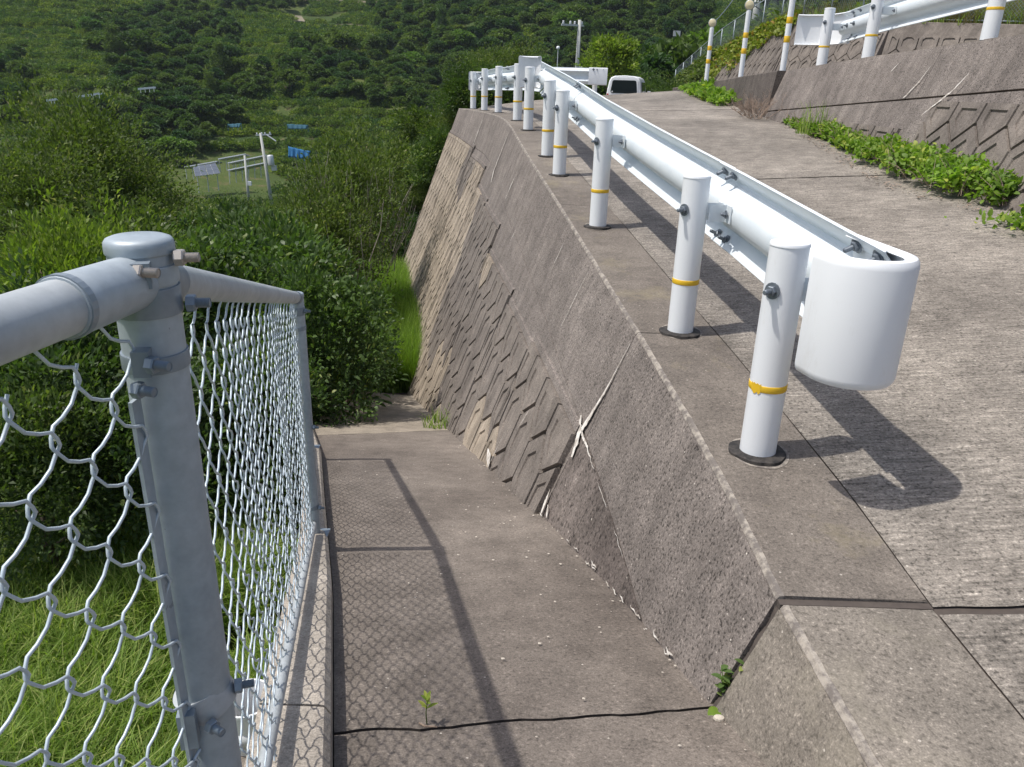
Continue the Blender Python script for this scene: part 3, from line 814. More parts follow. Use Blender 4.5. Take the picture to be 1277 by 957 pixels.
def beam_mesh(pts, ztops, side, thick=.0035, prof=None, name='beam', mat=None, n_sub=1, hgt=1.0):
    """pts plan polyline; side = +1 when posts are to the left of travel"""
    mb = MB(); prof = prof or WPROF; pr = len(prof); N = len(pts)
    for i in range(N):
        a = Vector((*pts[max(i-1, 0)], 0)); b = Vector((*pts[min(i+1, N-1)], 0)); t = (b-a).normalized(); nn = Vector((-t.y, t.x, 0))*side
        for k2, (n, z) in enumerate(prof):
            # local normal of the profile for thickness
            n0, z0 = prof[max(k2-1, 0)]; n1, z1 = prof[min(k2+1, pr-1)]; l = math.hypot(n1-n0, z1-z0); tn, tz = (z1-z0)/l, -(n1-n0)/l
            p = Vector((*pts[i], 0)) + nn*n; mb.v.append((p.x, p.y, ztops[i]-.176*hgt+z*hgt))
            q = p + nn*(tn*thick); mb.v.append((q.x, q.y, ztops[i]-.176*hgt+z*hgt+tz*thick))
    R2 = pr*2
    for i in range(N-1):
        for k2 in range(pr-1):
            a = i*R2+k2*2; mb.f.append((a, a+2, a+2+R2, a+R2)); mb.f.append((a+1, a+1+R2, a+3+R2, a+3))
        for k2 in (0, pr-1):
            a = i*R2+k2*2; mb.f.append((a, a+R2, a+1+R2, a+1))
    for i in (0, N-1):
        for k2 in range(pr-1):
            a = i*R2+k2*2; mb.f.append((a, a+1, a+3, a+2))
    return mb.mesh(name, mat or M['white2'], angle=32)
SLP = [(.016, .166), (.008, .173), (-.002, .176), (-.010, .173), (-.015, .165), (-.017, .154), (-.017, -.154), (-.015, -.165), (-.010, -.173), (-.002, -.176), (.008, -.173), (.016, -.166)]
def sleeve(parent, p0, d, side, ztop, R=.098, straight=.20, back=.03, h=.98, name='end_sleeve', arc=176):
    """sheet that wraps the beam end: straight, half circle, short return. d = plan travel direction towards the end"""
    d = Vector((d[0], d[1], 0)).normalized(); nn = Vector((-d.y, d.x, 0))*side; p0 = Vector((*p0, 0)); pts = []
    for i in range(4): pts.append(p0 + d*(straight*i/3))
    c = pts[-1] + nn*R
    for i in range(1, 19):
        a = math.radians(arc*i/18); pts.append(c - nn*R*math.cos(a) + d*R*1.05*math.sin(a))
    pts.append(pts[-1] + (pts[-1]-pts[-2]).normalized()*back)
    me = beam_mesh([(p.x, p.y) for p in pts], [ztop]*len(pts), side, .004, SLP, 'end_sleeve', M['white'], hgt=h)
    o = link(name, me, parent); return o, pts
def bracket(parent, post, beam_pt, z, name='bracket'):
    """bent strap between a post and the back of the beam"""
    a = Vector((post[0], post[1], z)); b = Vector((beam_pt[0], beam_pt[1], z)); d = (b-a).normalized(); s = Vector((-d.y, d.x, 0))
    mb = MB(); w, t = .036, .0045
    a2 = a + d*.0565; L = (b-a2).length
    path2 = [a2+s*.045, a2+s*.030+d*.004, a2+s*.028+d*(L-.004), a2+s*.030+d*(L-.0), a2+s*.085+d*(L-.0)]
    path3 = [a2-s*.045, a2-s*.030+d*.004, a2-s*.028+d*(L-.004), a2-s*.030+d*(L-.0), a2-s*.085+d*(L-.0)]
    for qi, pth in enumerate((path2, path3)):
        if qi: mb.build(name, M['white2'], parent, angle=30); mb = MB()
        vs = []
        for i, p in enumerate(pth):
            q = pth[min(i+1, len(pth)-1)]-pth[max(i-1, 0)]; nr = Vector((-q.y, q.x, 0)).normalized()*t/2
            vs += [p+nr+Vector((0, 0, w)), p-nr+Vector((0, 0, w)), p-nr-Vector((0, 0, w)), p+nr-Vector((0, 0, w))]
        n = len(pth); fs = [(i*4+q, i*4+(q+1) % 4, i*4+4+(q+1) % 4, i*4+4+q) for i in range(n-1) for q in range(4)] + [(3, 2, 1, 0), tuple((n-1)*4+q for q in range(4))]
        mb.add(vs, fs)
    o = mb.build(name, M['white2'], parent, angle=30)
    return o, a2+d*(L-.006), s, d

POSTS = [(x, y, cz(y)) for x, y in ((.81, 2.28), (.755, 3.35), (.545, 5.22), (.355, 6.91), (.275, 7.80), (.10, 9.55))]
gr = tag(empty('guardrail', POSTS[0]), 'long white guardrail climbing along the top of the tall retaining wall beside the road', 'guardrail')
ZT = lambda y: float(np.interp(y, [2.0, 2.28, 3.45, 3.95, 4.66, 5.94, 7.0, 8.35, 9.9], [-.405, -.385, -.305, -.262, -.20, -.08, .034, .145, .275]))
BP = [(2.10, 1.030), (2.28, 1.015), (3.35, .940), (5.22, .715), (6.91, .51), (7.8, .435), (9.55, .255), (9.75, .235)]
BX = lambda y: float(np.interp(y, [p[0] for p in BP], [p[1] for p in BP]))
for i, (x, y, z) in enumerate(POSTS):
    guard_post(gr, x, y, z, (-.75, -.55, 0) if i != 0 else (-.72, -.62, 0), ragged=(i == 0), bz=.55)
joints = [2.12, 3.42, 7.05, 9.70]
for i, (a, b) in enumerate(zip(joints[:-1], joints[1:])):
    ov = .16 if i < 2 else 0; n = max(4, int((b+ov-a)/.25)); yy = [a+(b+ov-a)*q/n for q in range(n+1)]
    off = .0045*(i % 2)
    o = link('beam', beam_mesh([(BX(y)+off, y) for y in yy], [ZT(y)+.001*i for y in yy], 1), gr)
    if i < 2:   # chamfered lap with four bolt pairs
        for s in (.030, .135):
            for dz in (.147, -.147):
                y = b+s+(.0 if i else -.0); d = Vector((-1, -.1, .0)); dd = Vector((-.90, -.12, -.40 if dz > 0 else .40))
                p = Vector((BX(y)+.010, y, ZT(y)-.176+dz*.97)); put_bolt(o, p, dd)
            put_bolt(o, Vector((BX(b+s)-.052, b+s, ZT(b+s)-.176-.0)), (-1, -.1, 0), BOLTS) if s < .1 else None
for i, (x, y, z) in enumerate(POSTS):
    bz = z+.55
    o, p, s, d = bracket(gr, (x, y), (BX(y+.0)-.050, y+.012), ZT(y)-.176)
    put_bolt(o, p+s*-.055-d*.004, -d, BOLTS); put_bolt(o, p+s*.055-d*.004, -d, BOLTS)
# near rolled end: beam end towards the camera
d0 = Vector((BX(2.12)-BX(3.0), 2.12-3.0, 0)).normalized()
sl, spts = sleeve(gr, (BX(2.36)+.010, 2.36), (d0.x+.02, d0.y), -1, ZT(2.1)+.004, R=.106, straight=.30, back=.05)
for dy in (.02, .15):
    for dz in (.143, -.143):
        y = 2.36-.03-dy; put_bolt(sl, Vector((BX(y)+.008, y, ZT(y)-.176+dz*.97)), (-.90, -.12, -.40 if dz > 0 else .40))
sl2, _ = sleeve(gr, (.212, 9.72), (-.03, 1), 1, .315, R=.105, straight=.12, back=.10)

# second guardrail, on the bend of the wall top
P2 = [(x, y, cz(y)) for x, y in ((-.035, 10.70), (-.35, 13.08), (-.64, 14.6), (-.95, 16.5))]
g2 = tag(empty('guardrail', P2[0]), 'short white guardrail with three outer posts at the far bend of the wall top', 'guardrail')
for i, (x, y, z) in enumerate(P2): guard_post(g2, x, y, z, (-.8, -.5, 0), bz=.53)
BP2 = [(9.95, .24), (10.7, .125), (13.08, -.19), (14.6, -.48), (16.5, -.80), (16.8, -.85)]
bx2 = lambda y: float(np.interp(y, [p[0] for p in BP2], [p[1] for p in BP2]))
zt2 = lambda y: float(np.interp(y, [9.95, 10.7, 13.08, 14.6, 16.8], [.275, .285, .262, .25, .215]))
for a, b in ((9.95, 13.3), (13.3, 16.75)):
    yy = [a+(b-a)*q/10 for q in range(11)]
    o = link('beam', beam_mesh([(bx2(y), y) for y in yy], [zt2(y) for y in yy], 1), g2)
    for s in (.06, .16):
        for dz in (.147, 0, -.147): put_bolt(o, Vector((bx2(b-s)-(.05 if dz == 0 else -.010), b-s, zt2(b-s)-.176+dz)), (-1, -.15, 0))
for (x, y, z) in P2:
    o, p, s, d = bracket(g2, (x, y), (bx2(y)-.05, y), zt2(y)-.176); put_bolt(o, p-s*.055, -d, BOLTS)
sleeve(g2, (bx2(16.65)+.01, 16.6), (-.16, 1), 1, zt2(16.7), R=.1, straight=.12, back=.03)

# third guardrail, across the far side of the road
g3 = tag(empty('guardrail', (1.5, 18.6, -.5)), 'white guardrail crossing behind the crest of the road, left of the van', 'guardrail')
ex = at_y(757, 98, 18.85)[0]; pts = [(-.35+(ex-.15)/12*i+.02*i, 19.2-.027*i) for i in range(13)]
link('beam', beam_mesh(pts, [.40+.0*i for i in range(13)], 1), g3)
me = beam_mesh([(ex-.42, 18.87), (ex-.2, 18.85), (ex, 18.83)], [.405]*3, 1, .004, SLP, 'end_plate', M['white'], hgt=1.02); o = link('end_plate', me, g3)
for dx in (ex-.32, ex-.24, ex-.10):
    put_bolt(o, (dx, 18.84, .37), (0, -1, 0)); 
for x in (-.3, .9, ex-.25): guard_post(g3, x, 19.05, -.55, None, bz=.5); bracket(g3, (x, 19.05), (x, 19.22), .23)

# fourth guardrail, on the right wall
P4 = [(3.745, 10.45, .315), (3.74, 9.08, .368), (3.74, 6.80, .437), (3.75, 4.8, .49)]
g4 = tag(empty('guardrail', P4[0]), 'white guardrail standing on the leaning wall at upper right with a squared end plate', 'guardrail')
for (x, y, z) in P4: guard_post(g4, x, y, z, (-.8, -.6, 0), PM2, collar=False, bz=.50)
zt4 = lambda y: float(np.interp(y, [4, 6.8, 9.08, 10.45, 10.8], [1.165, 1.10, 1.015, .945, .925])); bx4 = lambda y: 3.965+.0*y
yy = [3.9+(10.55-3.9)*q/16 for q in range(17)]
ob = link('beam', beam_mesh([(bx4(y), y) for y in yy], [zt4(y) for y in yy], 1), g4)
me = beam_mesh([(3.97, 10.30), (3.965, 10.55), (3.93, 10.78), (3.83, 10.93), (3.67, 11.0), (3.55, 11.0)], [zt4(10.6)+.004]*6, 1, .004, SLP, 'end_plate', M['white'], hgt=1.02); oe = link('end_plate', me, g4)
for s in (10.28, 10.08):
    for dz in (.147, .0, -.147): put_bolt(ob, Vector((bx4(s)-(.05 if dz == 0 else -.010), s, zt4(s)-.176+dz)), (-1, -.1, 0))
for (x, y, z) in P4:
    o, p, s, d = bracket(g4, (x, y), (bx4(y)-.05, y), zt4(y)-.176); put_bolt(o, p-s*.055, -d, BOLTS)

# marker posts
def marker(px, py, tpx, tpy, yb, label, lens=True):
    b = at_y(px, py, yb); x = 3.67; y = yb; z = float(np.interp(y, LWY, LWZ)) if y > 11.4 else cright(y)
    L = 1.02; r = .040
    t = tag(empty('marker_post', (x, y, z)), label, 'marker post', 'striped marker posts along the low wall')
    MB().lathe([(r, -.02), (r, L), (r*.9, L+.004), (.0001, L+.005)], 20).build('pole', M['white'], t, local=True, angle=40)
    for h in (.42, .66):
        MB().lathe([(r+.0005, h-.042), (r+.0015, h-.04), (r+.0015, h+.04), (r+.0005, h+.042)], 20).build('reflective_band', M['yellow'], t, local=True, smooth=True)
    if lens:
        Mx = Matrix.Translation((0, 0, L+.085)) @ Matrix.Rotation(math.radians(90), 4, 'X') @ Matrix.Rotation(math.radians(-12), 4, 'Y')
        hd = MB().lathe([(.0001, -.022), (.072, -.022), (.080, -.014), (.080, .014), (.072, .022)], 28, Mx).build('reflector_housing', M['galv_dark'], t, local=True, angle=40)
        MB().lathe([(.072, .021), (.066, .026), (.0001, .030)], 28, Mx).build('lens', M['reflector'], hd, local=True, smooth=True)
        MB().lathe([(.030, L), (.030, L+.02), (.016, L+.024), (.016, L+.03)], 14).build('stem', M['galv_dark'], t, local=True)
    return t
marker(877, 105, 882, 22, 16.45, 'marker post with round pale reflector farthest from the guardrail end plate, above the leafy clump')
marker(920, 98, 927, 5, 13.9, 'middle marker post with two yellow bands and a round reflector, on the low dark wall')
marker(971, 90, 978, 0, 11.72, 'marker post nearest the squared guardrail end plate, its top cut by the picture edge')

# ------------------------------------------------------------------ chain-link fence on the kerb
fence = tag(empty('chain_link_fence', (-.365, .74, -1.15)), 'grey chain link fence with round rails on the kerb left of the sloping walkway', 'fence')
FP = [Vector((-.365, .74, -1.16)), Vector((-.80, 2.74, -1.765)), Vector((-1.36, 4.72, -2.35))]
FT = [-.142, -.728, -1.318]
def fence_post(i, r):
    p = FP[i]; L = FT[i]-p.z
    o = MB().lathe([(r, 0), (r, L-.012)], 28).build('post', M['galv'], fence, angle=40); o.location = p
    o.parent = None; adopt(o, fence)
    c = MB().lathe([(r*1.01, L-.0205), (r*1.04, L-.0200), (r*1.055, L-.0185), (r*1.055, L-.0120), (r*1.035, L-.0085), (r*.97, L-.0058), (r*.82, L-.0040), (r*.45, L-.0026), (.0001, L-.0020)], 40).build('post_cap', M['galv'], o, local=True, angle=60)
    if i: MB().box((0, 0, -.0), (.11, .10, .008)).build('base_plate', M['galv_dark'], o, local=True)
    return o
fp = [fence_post(i, (.0303, .0255, .0255)[i]) for i in range(3)]
def rail_seg(a, b, r, name='top_rail', mat='rail'):
    n = 12; pts = [a.lerp(b, i/n) for i in range(n+1)]
    return MB().tube(pts, r, 20).build(name, M[mat], fence, angle=50)
RT = [Vector((-.365, .74, -.188)), Vector((-.80, 2.74, -.752)), Vector((-1.36, 4.72, -1.342))]
B0 = Vector((-.52, -.85, -.135))
def toward(a, b, d): return a + (b-a).normalized()*d
r1 = rail_seg(toward(RT[0], B0, .085), B0, .0243)
r2 = rail_seg(toward(RT[0], RT[1], .024), toward(RT[1], RT[0], .02), .0215)
r3 = rail_seg(toward(RT[1], RT[2], .02), RT[2], .0215)
# cast sleeve that holds the near rail
a = toward(RT[0], B0, .020); b = toward(RT[0], B0, .125); pp = [a.lerp(b, t) for t in (0, .25, .5, .75, .98, 1.0)]
slv = MB().tube(pp, [.0262, .0268, .0270, .0272, .0272, .0262], 28).build('rail_sleeve', M['galv'], fence, angle=50)
MB().tube([toward(RT[0], B0, .116), toward(RT[0], B0, .124)], .0282, 28).build('sleeve_rim', M['galv_dark'], slv)
slv2 = MB().tube([toward(RT[0], RT[1], .022), toward(RT[0], RT[1], .10)], .0236, 24).build('rail_sleeve', M['galv_dark'], fence, angle=50)
slv3 = MB().tube([toward(RT[1], RT[0], .10), toward(RT[1], RT[0], .01)], .0236, 20).build('rail_sleeve', M['galv_dark'], fence, angle=50)
def band(post, z, r, h, name='clamp_band', mat='galv_dark', tilt=0.0, tdir=0.0):
    Mx = Matrix.Translation((0, 0, z)) @ Matrix.Rotation(tdir, 4, 'Z') @ Matrix.Rotation(tilt, 4, 'Y')
    return MB().lathe([(r*.97, -h/2), (r*1.06, -h/2), (r*1.075, -h/2+.002), (r*1.075, h/2-.002), (r*1.06, h/2), (r*.97, h/2)], 32, Mx).build(name, M[mat], post, local=True, angle=40)
b1 = band(fp[0], .952, .0303, .028); b2 = band(fp[0], .978, .0303, .018, mat='galv'); b3 = band(fp[0], .890, .0303, .017)
band(fp[0], .452, .0312, .034, mat='rail', tilt=math.radians(24), tdir=math.radians(200))
def small_bolt(name, mat, r, L):
    mb = MB(); mb.lathe([(r*1.25, 0), (r*1.25, .0075), (r*1.1, .0088)], 6); pr = [(r*.72, .008)]; z = .009
    while z < L: pr += [(r*.72, z), (r*.62, z+.0006)]; z += .0013
    mb.lathe(pr+[(r*.6, L), (.0001, L+.0005)], 12); return mb.mesh(name, mat, angle=30)
ZB = small_bolt('zinc_bolt', M['zinc'], .0068, .022); GB = small_bolt('grey_bolt', M['galv_dark'], .0072, .022)
def fbolt(par, p, d, me, rz=0):
    o = link('bolt', me); o.location = p; o.rotation_euler = Vector(d).to_track_quat('Z', 'Y').to_euler(); return adopt(o, par)
n0 = FP[0]
# lugs: pairs of ears beside the post, with through bolts
def lug(post, c, d, s=(.020, .006, .024), name='lug'):
    Mx = Matrix.Translation(c) @ Vector(d).to_track_quat('X', 'Z').to_matrix().to_4x4()
    o = MB().box((0, 0, 0), s, M=Mx).build(name, M['galv_dark'], post); return o
view = Vector((.42, -.80, .05)).normalized()      # towards the camera side
lug(fp[0], (-.352, .704, -.176), (.35, -1, 0), (.014, .022, .024))
fbolt(fp[0], Vector((-.3530, .7010, -.172)), (.95, -.10, 0), ZB)
fbolt(fp[0], Vector((-.331, .739, -.166)), (.98, .12, .02), ZB)
lug(fp[0], (-.360, .702, -.262), (.25, -1, 0), (.018, .016, .026))
fbolt(fp[0], Vector((-.3515, .6965, -.262)), (.95, -.2, 0), GB)
fbolt(fp[0], Vector((-.3680, .6950, -.288)), (.95, -.25, 0), GB)
fbolt(fp[0], Vector((-.331, .752, -.215)), (.98, .15, 0), GB)
fbolt(fp[0], Vector((-.348, .705, -.722)), (.8, -.5, 0), GB)
fbolt(fp[0], Vector((-.330, .745, -.700)), (.9, .3, 0), GB)
lug(fp[0], (-.372, .702, -.722), (.25, -1, 0), (.022, .020, .05))
band(fp[1], .965, .0255, .03); band(fp[1], .90, .0255, .016); band(fp[1], .14, .0255, .018)
fbolt(fp[1], Vector((-.773, 2.735, -.80)), (1, -.1, 0), GB); fbolt(fp[1], Vector((-.772, 2.735, -1.27)), (1, -.1, 0), GB); fbolt(fp[1], Vector((-.772, 2.735, -1.63)), (1, -.1, 0), GB)
# stretcher bars against the posts
mb = MB(); mb.box((-.372, .698, -.72), (.004, .018, .84)); mb.build('tension_bar', M['galv'], fence)
# bottom rails
def kline(t0, x0, t1, x1): return
BR = [Vector((-.50, -.5, -.70)), Vector((-.367, .72, -1.085)), Vector((-.372, .76, -1.098)), Vector((-.79, 2.70, -1.690)), Vector((-.81, 2.78, -1.71)), Vector((-1.35, 4.68, -2.28))]
rail_seg(BR[1], BR[0], .0135, 'bottom_rail', 'rail'); rail_seg(BR[2], BR[3], .0135, 'bottom_rail', 'rail'); rail_seg(BR[4], BR[5], .0135, 'bottom_rail', 'rail')

# chain link wires. Each wire is a flattened spiral; neighbours are half a turn out of step
WW, WPER, WR = .0405, .088, .00175
def wire_mesh(h, dirv, sides=6, r=WR, seed=0, sub=3):
    """zigzag from z=0 down to -h, across dirv (plan, with slope)"""
    rnd = random.Random(seed); d = dirv; nrm = Vector((-d.y, d.x, 0)).normalized(); pts = []
    k = 0; z = 0.0; half = WPER/2; n = int(h/half)
    for i in range(n+1):
        sgn = 1 if i % 2 == 0 else -1
        zc = -i*half
        # rounded hook at each turn
        e = WW/2+.0030
        for (fx_, fz, fn_) in ((.62, .36, -.62), (.86, .17, -.5), (1.0, .02, -.12), (.99, -.05, .2), (.80, -.20, .55), (.50, -.40, .62)):
            # segment slope sweeps with a gentle S
            pts.append(d*(sgn*e*fx_) + Vector((0, 0, zc+fz*half)) + nrm*(fn_*sgn*.0042))
        if i < n:
            pts.append(d*(-sgn*e*.10) + Vector((0, 0, zc-half*.56)) + nrm*(sgn*.0022))
    return MB().tube(pts, r, sides, cap=False).mesh('wire', M['wire'], smooth=True)
def mesh_panel(a, b, drop_a, drop_b, h, seed):
    """a,b: top line end points"""
    v = b-a; L = v.length; n = int(L/WW); d = v.normalized(); me = wire_mesh(h, d, seed=seed, sides=6)
    me2 = wire_mesh(h-WPER/2, d, seed=seed+1, sides=6)
    nrm = Vector((-d.y, d.x, 0)).normalized()
    for i in range(n):
        o = link('wire', me if i % 2 == 0 else me2); p = a + d*(WW*(i+.5)); rr = random.Random(seed*100+i)
        wob = .004*math.sin(i*.35+seed)+.002*rr.random()
        o.location = p + Vector((0, 0, (0 if i % 2 == 0 else -WPER/2) + .002*rr.random())) + nrm*wob
        o.rotation_euler = (rr.uniform(-.006, .006), rr.uniform(-.006, .006), rr.uniform(-.05, .05))
        adopt(o, fence)
mesh_panel(Vector((-.371, .70, -.211)), Vector((-.51, -.42, -.172)), 0, 0, .95, 1)
mesh_panel(Vector((-.372, .775, -.224)), Vector((-.792, 2.705, -.764)), 0, 0, .925, 2)
mesh_panel(Vector((-.815, 2.80, -.806)), Vector((-1.345, 4.66, -1.36)), 0, 0, .925, 3)
# diagonal tie wire near the lower band
MB().tube([(-.405, .655, -.86), (-.388, .675, -.80), (-.362, .70, -.755)], .002, 6).build('tie_wire', M['wire'], fence, smooth=True)

# ------------------------------------------------------------------ foliage
def rand_dirs(n, rng):
    v = rng.normal(size=(n, 3)); return v/np.linalg.norm(v, axis=1)[:, None]
def leaves_np(pos, dirs, L, Wd, rng, fold=.25, quad=True, curl=.25):
    """pos (n,3) leaf bases, dirs (n,3) unit axes, L lengths, Wd widths -> V, F (quads)"""
    n = len(pos); up = rand_dirs(n, rng)*.7 + np.array([0, 0, 1.0])
    s = np.cross(dirs, up); s /= np.linalg.norm(s, axis=1)[:, None]+1e-9; nn = np.cross(s, dirs)
    L = L[:, None]; Wd = Wd[:, None]
    if quad:
        V = np.stack([pos, pos+dirs*L*.45+s*Wd*.5+nn*Wd*fold, pos+dirs*L-nn*L*curl*.6, pos+dirs*L*.45-s*Wd*.5+nn*Wd*fold], 1)
        F = np.arange(n*4).reshape(n, 4); return V.reshape(-1, 3), F, 4
    V = np.stack([pos, pos+dirs*L*.3+s*Wd*.45+nn*Wd*fold, pos+dirs*L*.7+s*Wd*.38+nn*(Wd*fold-L*curl*.2), pos+dirs*L-nn*L*curl*.6,
                  pos+dirs*L*.7-s*Wd*.38+nn*(Wd*fold-L*curl*.2), pos+dirs*L*.3-s*Wd*.45+nn*Wd*fold], 1)
    i = np.arange(n)[:, None]*6
    F = np.concatenate([i+np.array([[0, 1, 4, 5]]), i+np.array([[1, 2, 3, 4]])], 0); F = np.concatenate([i+np.array([[0, 1, 4, 5]]), i+np.array([[1, 2, 3, 4]])], 0)
    return V.reshape(-1, 3), F, 6
def crown(name, mat, rad, ncl, per, leaf_l, leaf_w, clr, seed, zc=None, upb=.45, lump=.28, quad=True, droop=0.0, shell=.45, spikes=0):
    """crown made of leaf clusters spread through a lumpy volume; base of the crown at z=0"""
    rng = np.random.default_rng(seed); R = np.array(rad); zc = R[2]*.95 if zc is None else zc
    d = rand_dirs(ncl, rng); d[:, 2] = np.where(d[:, 2] < -.55, -d[:, 2], d[:, 2])
    lob = 1 + lump*np.array([noise.noise(Vector((a*1.6+seed, b*1.6, c*1.6)))*1.6 for a, b, c in d])
    rr = (shell + (1-shell)*rng.random(ncl)**.6)*lob
    C = d*rr[:, None]*R + np.array([0, 0, zc])
    if spikes: # upright shoots that break the outline
        k = rng.integers(0, ncl, spikes); C[k] += np.stack([rng.normal(size=spikes)*.05, rng.normal(size=spikes)*.05, rng.random(spikes)*R[2]*.45], 1)
    n = ncl*per; ci = np.repeat(np.arange(ncl), per)
    off = rand_dirs(n, rng)*(rng.random(n)**.5)[:, None]*clr
    pos = C[ci] + off
    dr = off/clr*.9 + d[ci]*.55 + rand_dirs(n, rng)*.55 + np.array([0, 0, upb-droop]); dr /= np.linalg.norm(dr, axis=1)[:, None]
    L = leaf_l*(.65+.6*rng.random(n)); W = leaf_w*(.7+.5*rng.random(n))
    V, F, k = leaves_np(pos, dr, L, W, rng, quad=quad)
    V[:, 2] = np.maximum(V[:, 2], .01)
    tc = rng.random(ncl)[ci]*.45 + rng.random(n)*.55
    tint = np.repeat(tc, k)
    return np_mesh(name, V, F, mat, tint)
def trunk_mesh(name, h, r, seed, limbs=5, spread=.7):
    rnd = random.Random(seed); mb = MB(); pts = [Vector((0, 0, -.4))]; p = Vector((0, 0, 0))
    for i in range(6): pts.append(Vector((rnd.uniform(-.04, .04)*h*i/5, rnd.uniform(-.04, .04)*h*i/5, h*i/5)))
    mb.tube(pts, [r*1.25]+[r*(1-.13*i) for i in range(6)], 7)
    for k in range(limbs):
        a = rnd.random()*6.28; s = pts[2+k % 4]; e = s+Vector((math.cos(a)*h*spread, math.sin(a)*h*spread, h*rnd.uniform(.25, .6))); m = s.lerp(e, .5)+Vector((0, 0, -.05*h))
        mb.tube([s, m, e], [r*.5, r*.32, r*.1], 5)
    return mb.mesh(name, M['bark'], smooth=True)

# near and middle shrubs --------------------------------------------------
print('foliage')
CITN = [crown('foliage', M['citrus'], (1.0, 1.0, .95), 760, 16, .078, .033, .135, 40+i, quad=False, upb=.35, shell=.5, lump=.4) for i in range(2)]
CITM = [crown('foliage', M['citrus2'], (1.0, 1.0, .9), 600, 16, .078, .034, .14, 50+i, upb=.3, shell=.5, lump=.5) for i in range(3)]
CITL = [crown('foliage', M['citrus'], (1.0, 1.0, .85), 600, 16, .078, .034, .14, 60+i, upb=.4, shell=.5, lump=.5) for i in range(2)]
WEED = [crown('foliage', M['weed'], (1.0, 1.0, 1.1), 620, 14, .070, .030, .17, 70+i, upb=.55, shell=.30, lump=.7, spikes=110) for i in range(2)]
LIME = [crown('foliage', M['lime'], (1.0, 1.0, .7), 420, 14, .075, .032, .12, 80, upb=.8, shell=.55, spikes=80)]
TRK = [trunk_mesh('trunk', .8, .05, 5), trunk_mesh('trunk', .9, .06, 6)]
def plant(name, me, x, y, s, label, cat, group=None, rz=None, z=None, trunk=0, sink=.0, kindn='foliage'):
    zz = ground_z(x, y) if z is None else z
    t = tag(empty(name, (x, y, zz-sink)), label, cat, group)
    t.rotation_euler = (0, 0, random.random()*6.28 if rz is None else rz); t.scale = (s, s, s) if not isinstance(s, tuple) else s
    o = link(kindn, me, t, local=True); o.location = (0, 0, .12)
    tr = link('trunk', TRK[trunk], t, local=True); tr.scale = (1, 1, 1)
    return t
def plant_px(name, me, px, py_top, dist, width, label, cat, group=None, aspect=None, z=None, hmul=1.0, rz=None):
    """place by where its top shows and how far away it stands; its height follows from the ground"""
    T_ = at_h(px, py_top, dist); g = ground_z(T_[0], T_[1]) if z is None else z
    co = np.empty(len(me.vertices)*3, np.float32); me.vertices.foreach_get('co', co); co = co.reshape(-1, 3)
    mh = float(np.percentile(co[:, 2], 99.2)) + .12; mw = float(np.percentile(np.abs(co[:, 0]), 96))
    sx = width/2/mw; hz = max(.4, (T_[2]-g))/mh*hmul; cap_ = 1.3*sx
    t = plant(name, me, T_[0], T_[1], (sx, sx, min(hz, cap_)), label, cat, group, z=g, rz=rz, sink=.05)
    if hz > cap_:      # a taller plant: the crown rides on a stem
        dz = (hz-cap_)*mh/cap_
        for c in t.children:
            if c.name.startswith('trunk'): c.scale = (1.2, 1.2, (dz+.7)/.8)
            else: c.location.z += dz
    return t
plant_px('citrus_shrub', CITN[0], 398, 326, 7.4, 1.25, 'dark glossy citrus shrub overhanging the far end of the walkway', 'shrub')
plant_px('citrus_shrub', CITN[1], 338, 268, 9.6, 1.9, 'bright green citrus shrub just right of the far fence post, above the walkway end', 'shrub')
plant_px('citrus_shrub', CITN[0], 262, 285, 8.6, 2.6, 'citrus shrub seen over the falling top rail of the chain link fence', 'shrub', rz=2.2)
plant_px('citrus_shrub', CITN[1], 300, 420, 7.0, 1.7, 'dense citrus shrub behind the narrow far part of the wire mesh', 'shrub', rz=1.0)
plant_px('citrus_shrub', CITM[0], 60, 350, 7.2, 2.0, 'dark shrub behind the near fence rail at the left picture edge', 'shrub')
plant_px('citrus_shrub', CITN[1], 130, 470, 6.4, 1.5, 'small leafy shrub below the near fence rail', 'shrub', rz=.4)
plant_px('citrus_shrub', CITM[1], 15, 470, 6.0, 1.3, 'dark low shrub at the left edge under the fence rail', 'shrub')
plant_px('citrus_shrub', CITM[2], 150, 262, 11.0, 2.8, 'dark shrub mass directly behind the domed fence post cap', 'shrub')
plant_px('citrus_shrub', LIME[0], 65, 250, 9.5, 1.7, 'yellow green shrub top left of the fence post cap', 'shrub')
plant_px('weed_shrub', WEED[0], 436, 152, 13.5, 1.6, 'tall tangled weedy shrub with grey dry stems beside the retaining wall', 'shrub')
plant_px('weed_shrub', WEED[1], 405, 205, 12.2, 1.6, 'lower weedy shrub with dry stems, left of the tall tangled one', 'shrub')
plant_px('citrus_shrub', CITM[0], 545, 128, 21.0, 2.6, 'dark citrus shrub meeting the far top corner of the retaining wall', 'shrub')
plant_px('citrus_shrub', CITM[1], 515, 172, 20.5, 1.6, 'citrus shrub below the far top corner of the retaining wall', 'shrub')
plant_px('citrus_shrub', CITL[0], 640, 108, 26.0, 3.0, 'shrub seen through the gaps between the far guardrail posts', 'shrub')
plant_px('young_cedar', WEED[0], 85, 98, 19.0, 2.2, 'feathery pale green young tree rising at the left', 'tree', hmul=1.0)
plant_px('weed_shrub', WEED[1], 150, 170, 20.0, 2.6, 'feathery bush right beside the pale young tree', 'shrub')
plant_px('weed_shrub', WEED[0], 25, 165, 17.0, 2.4, 'grey green feathery bush at the left edge below the pale young tree', 'shrub', rz=3)
def named(px_label):
    return next(o for o in bpy.data.objects if o.get('label') == px_label)
sh = named('dark glossy citrus shrub overhanging the far end of the walkway'); fo = [c for c in sh.children if c.name.startswith('foliage')][0]
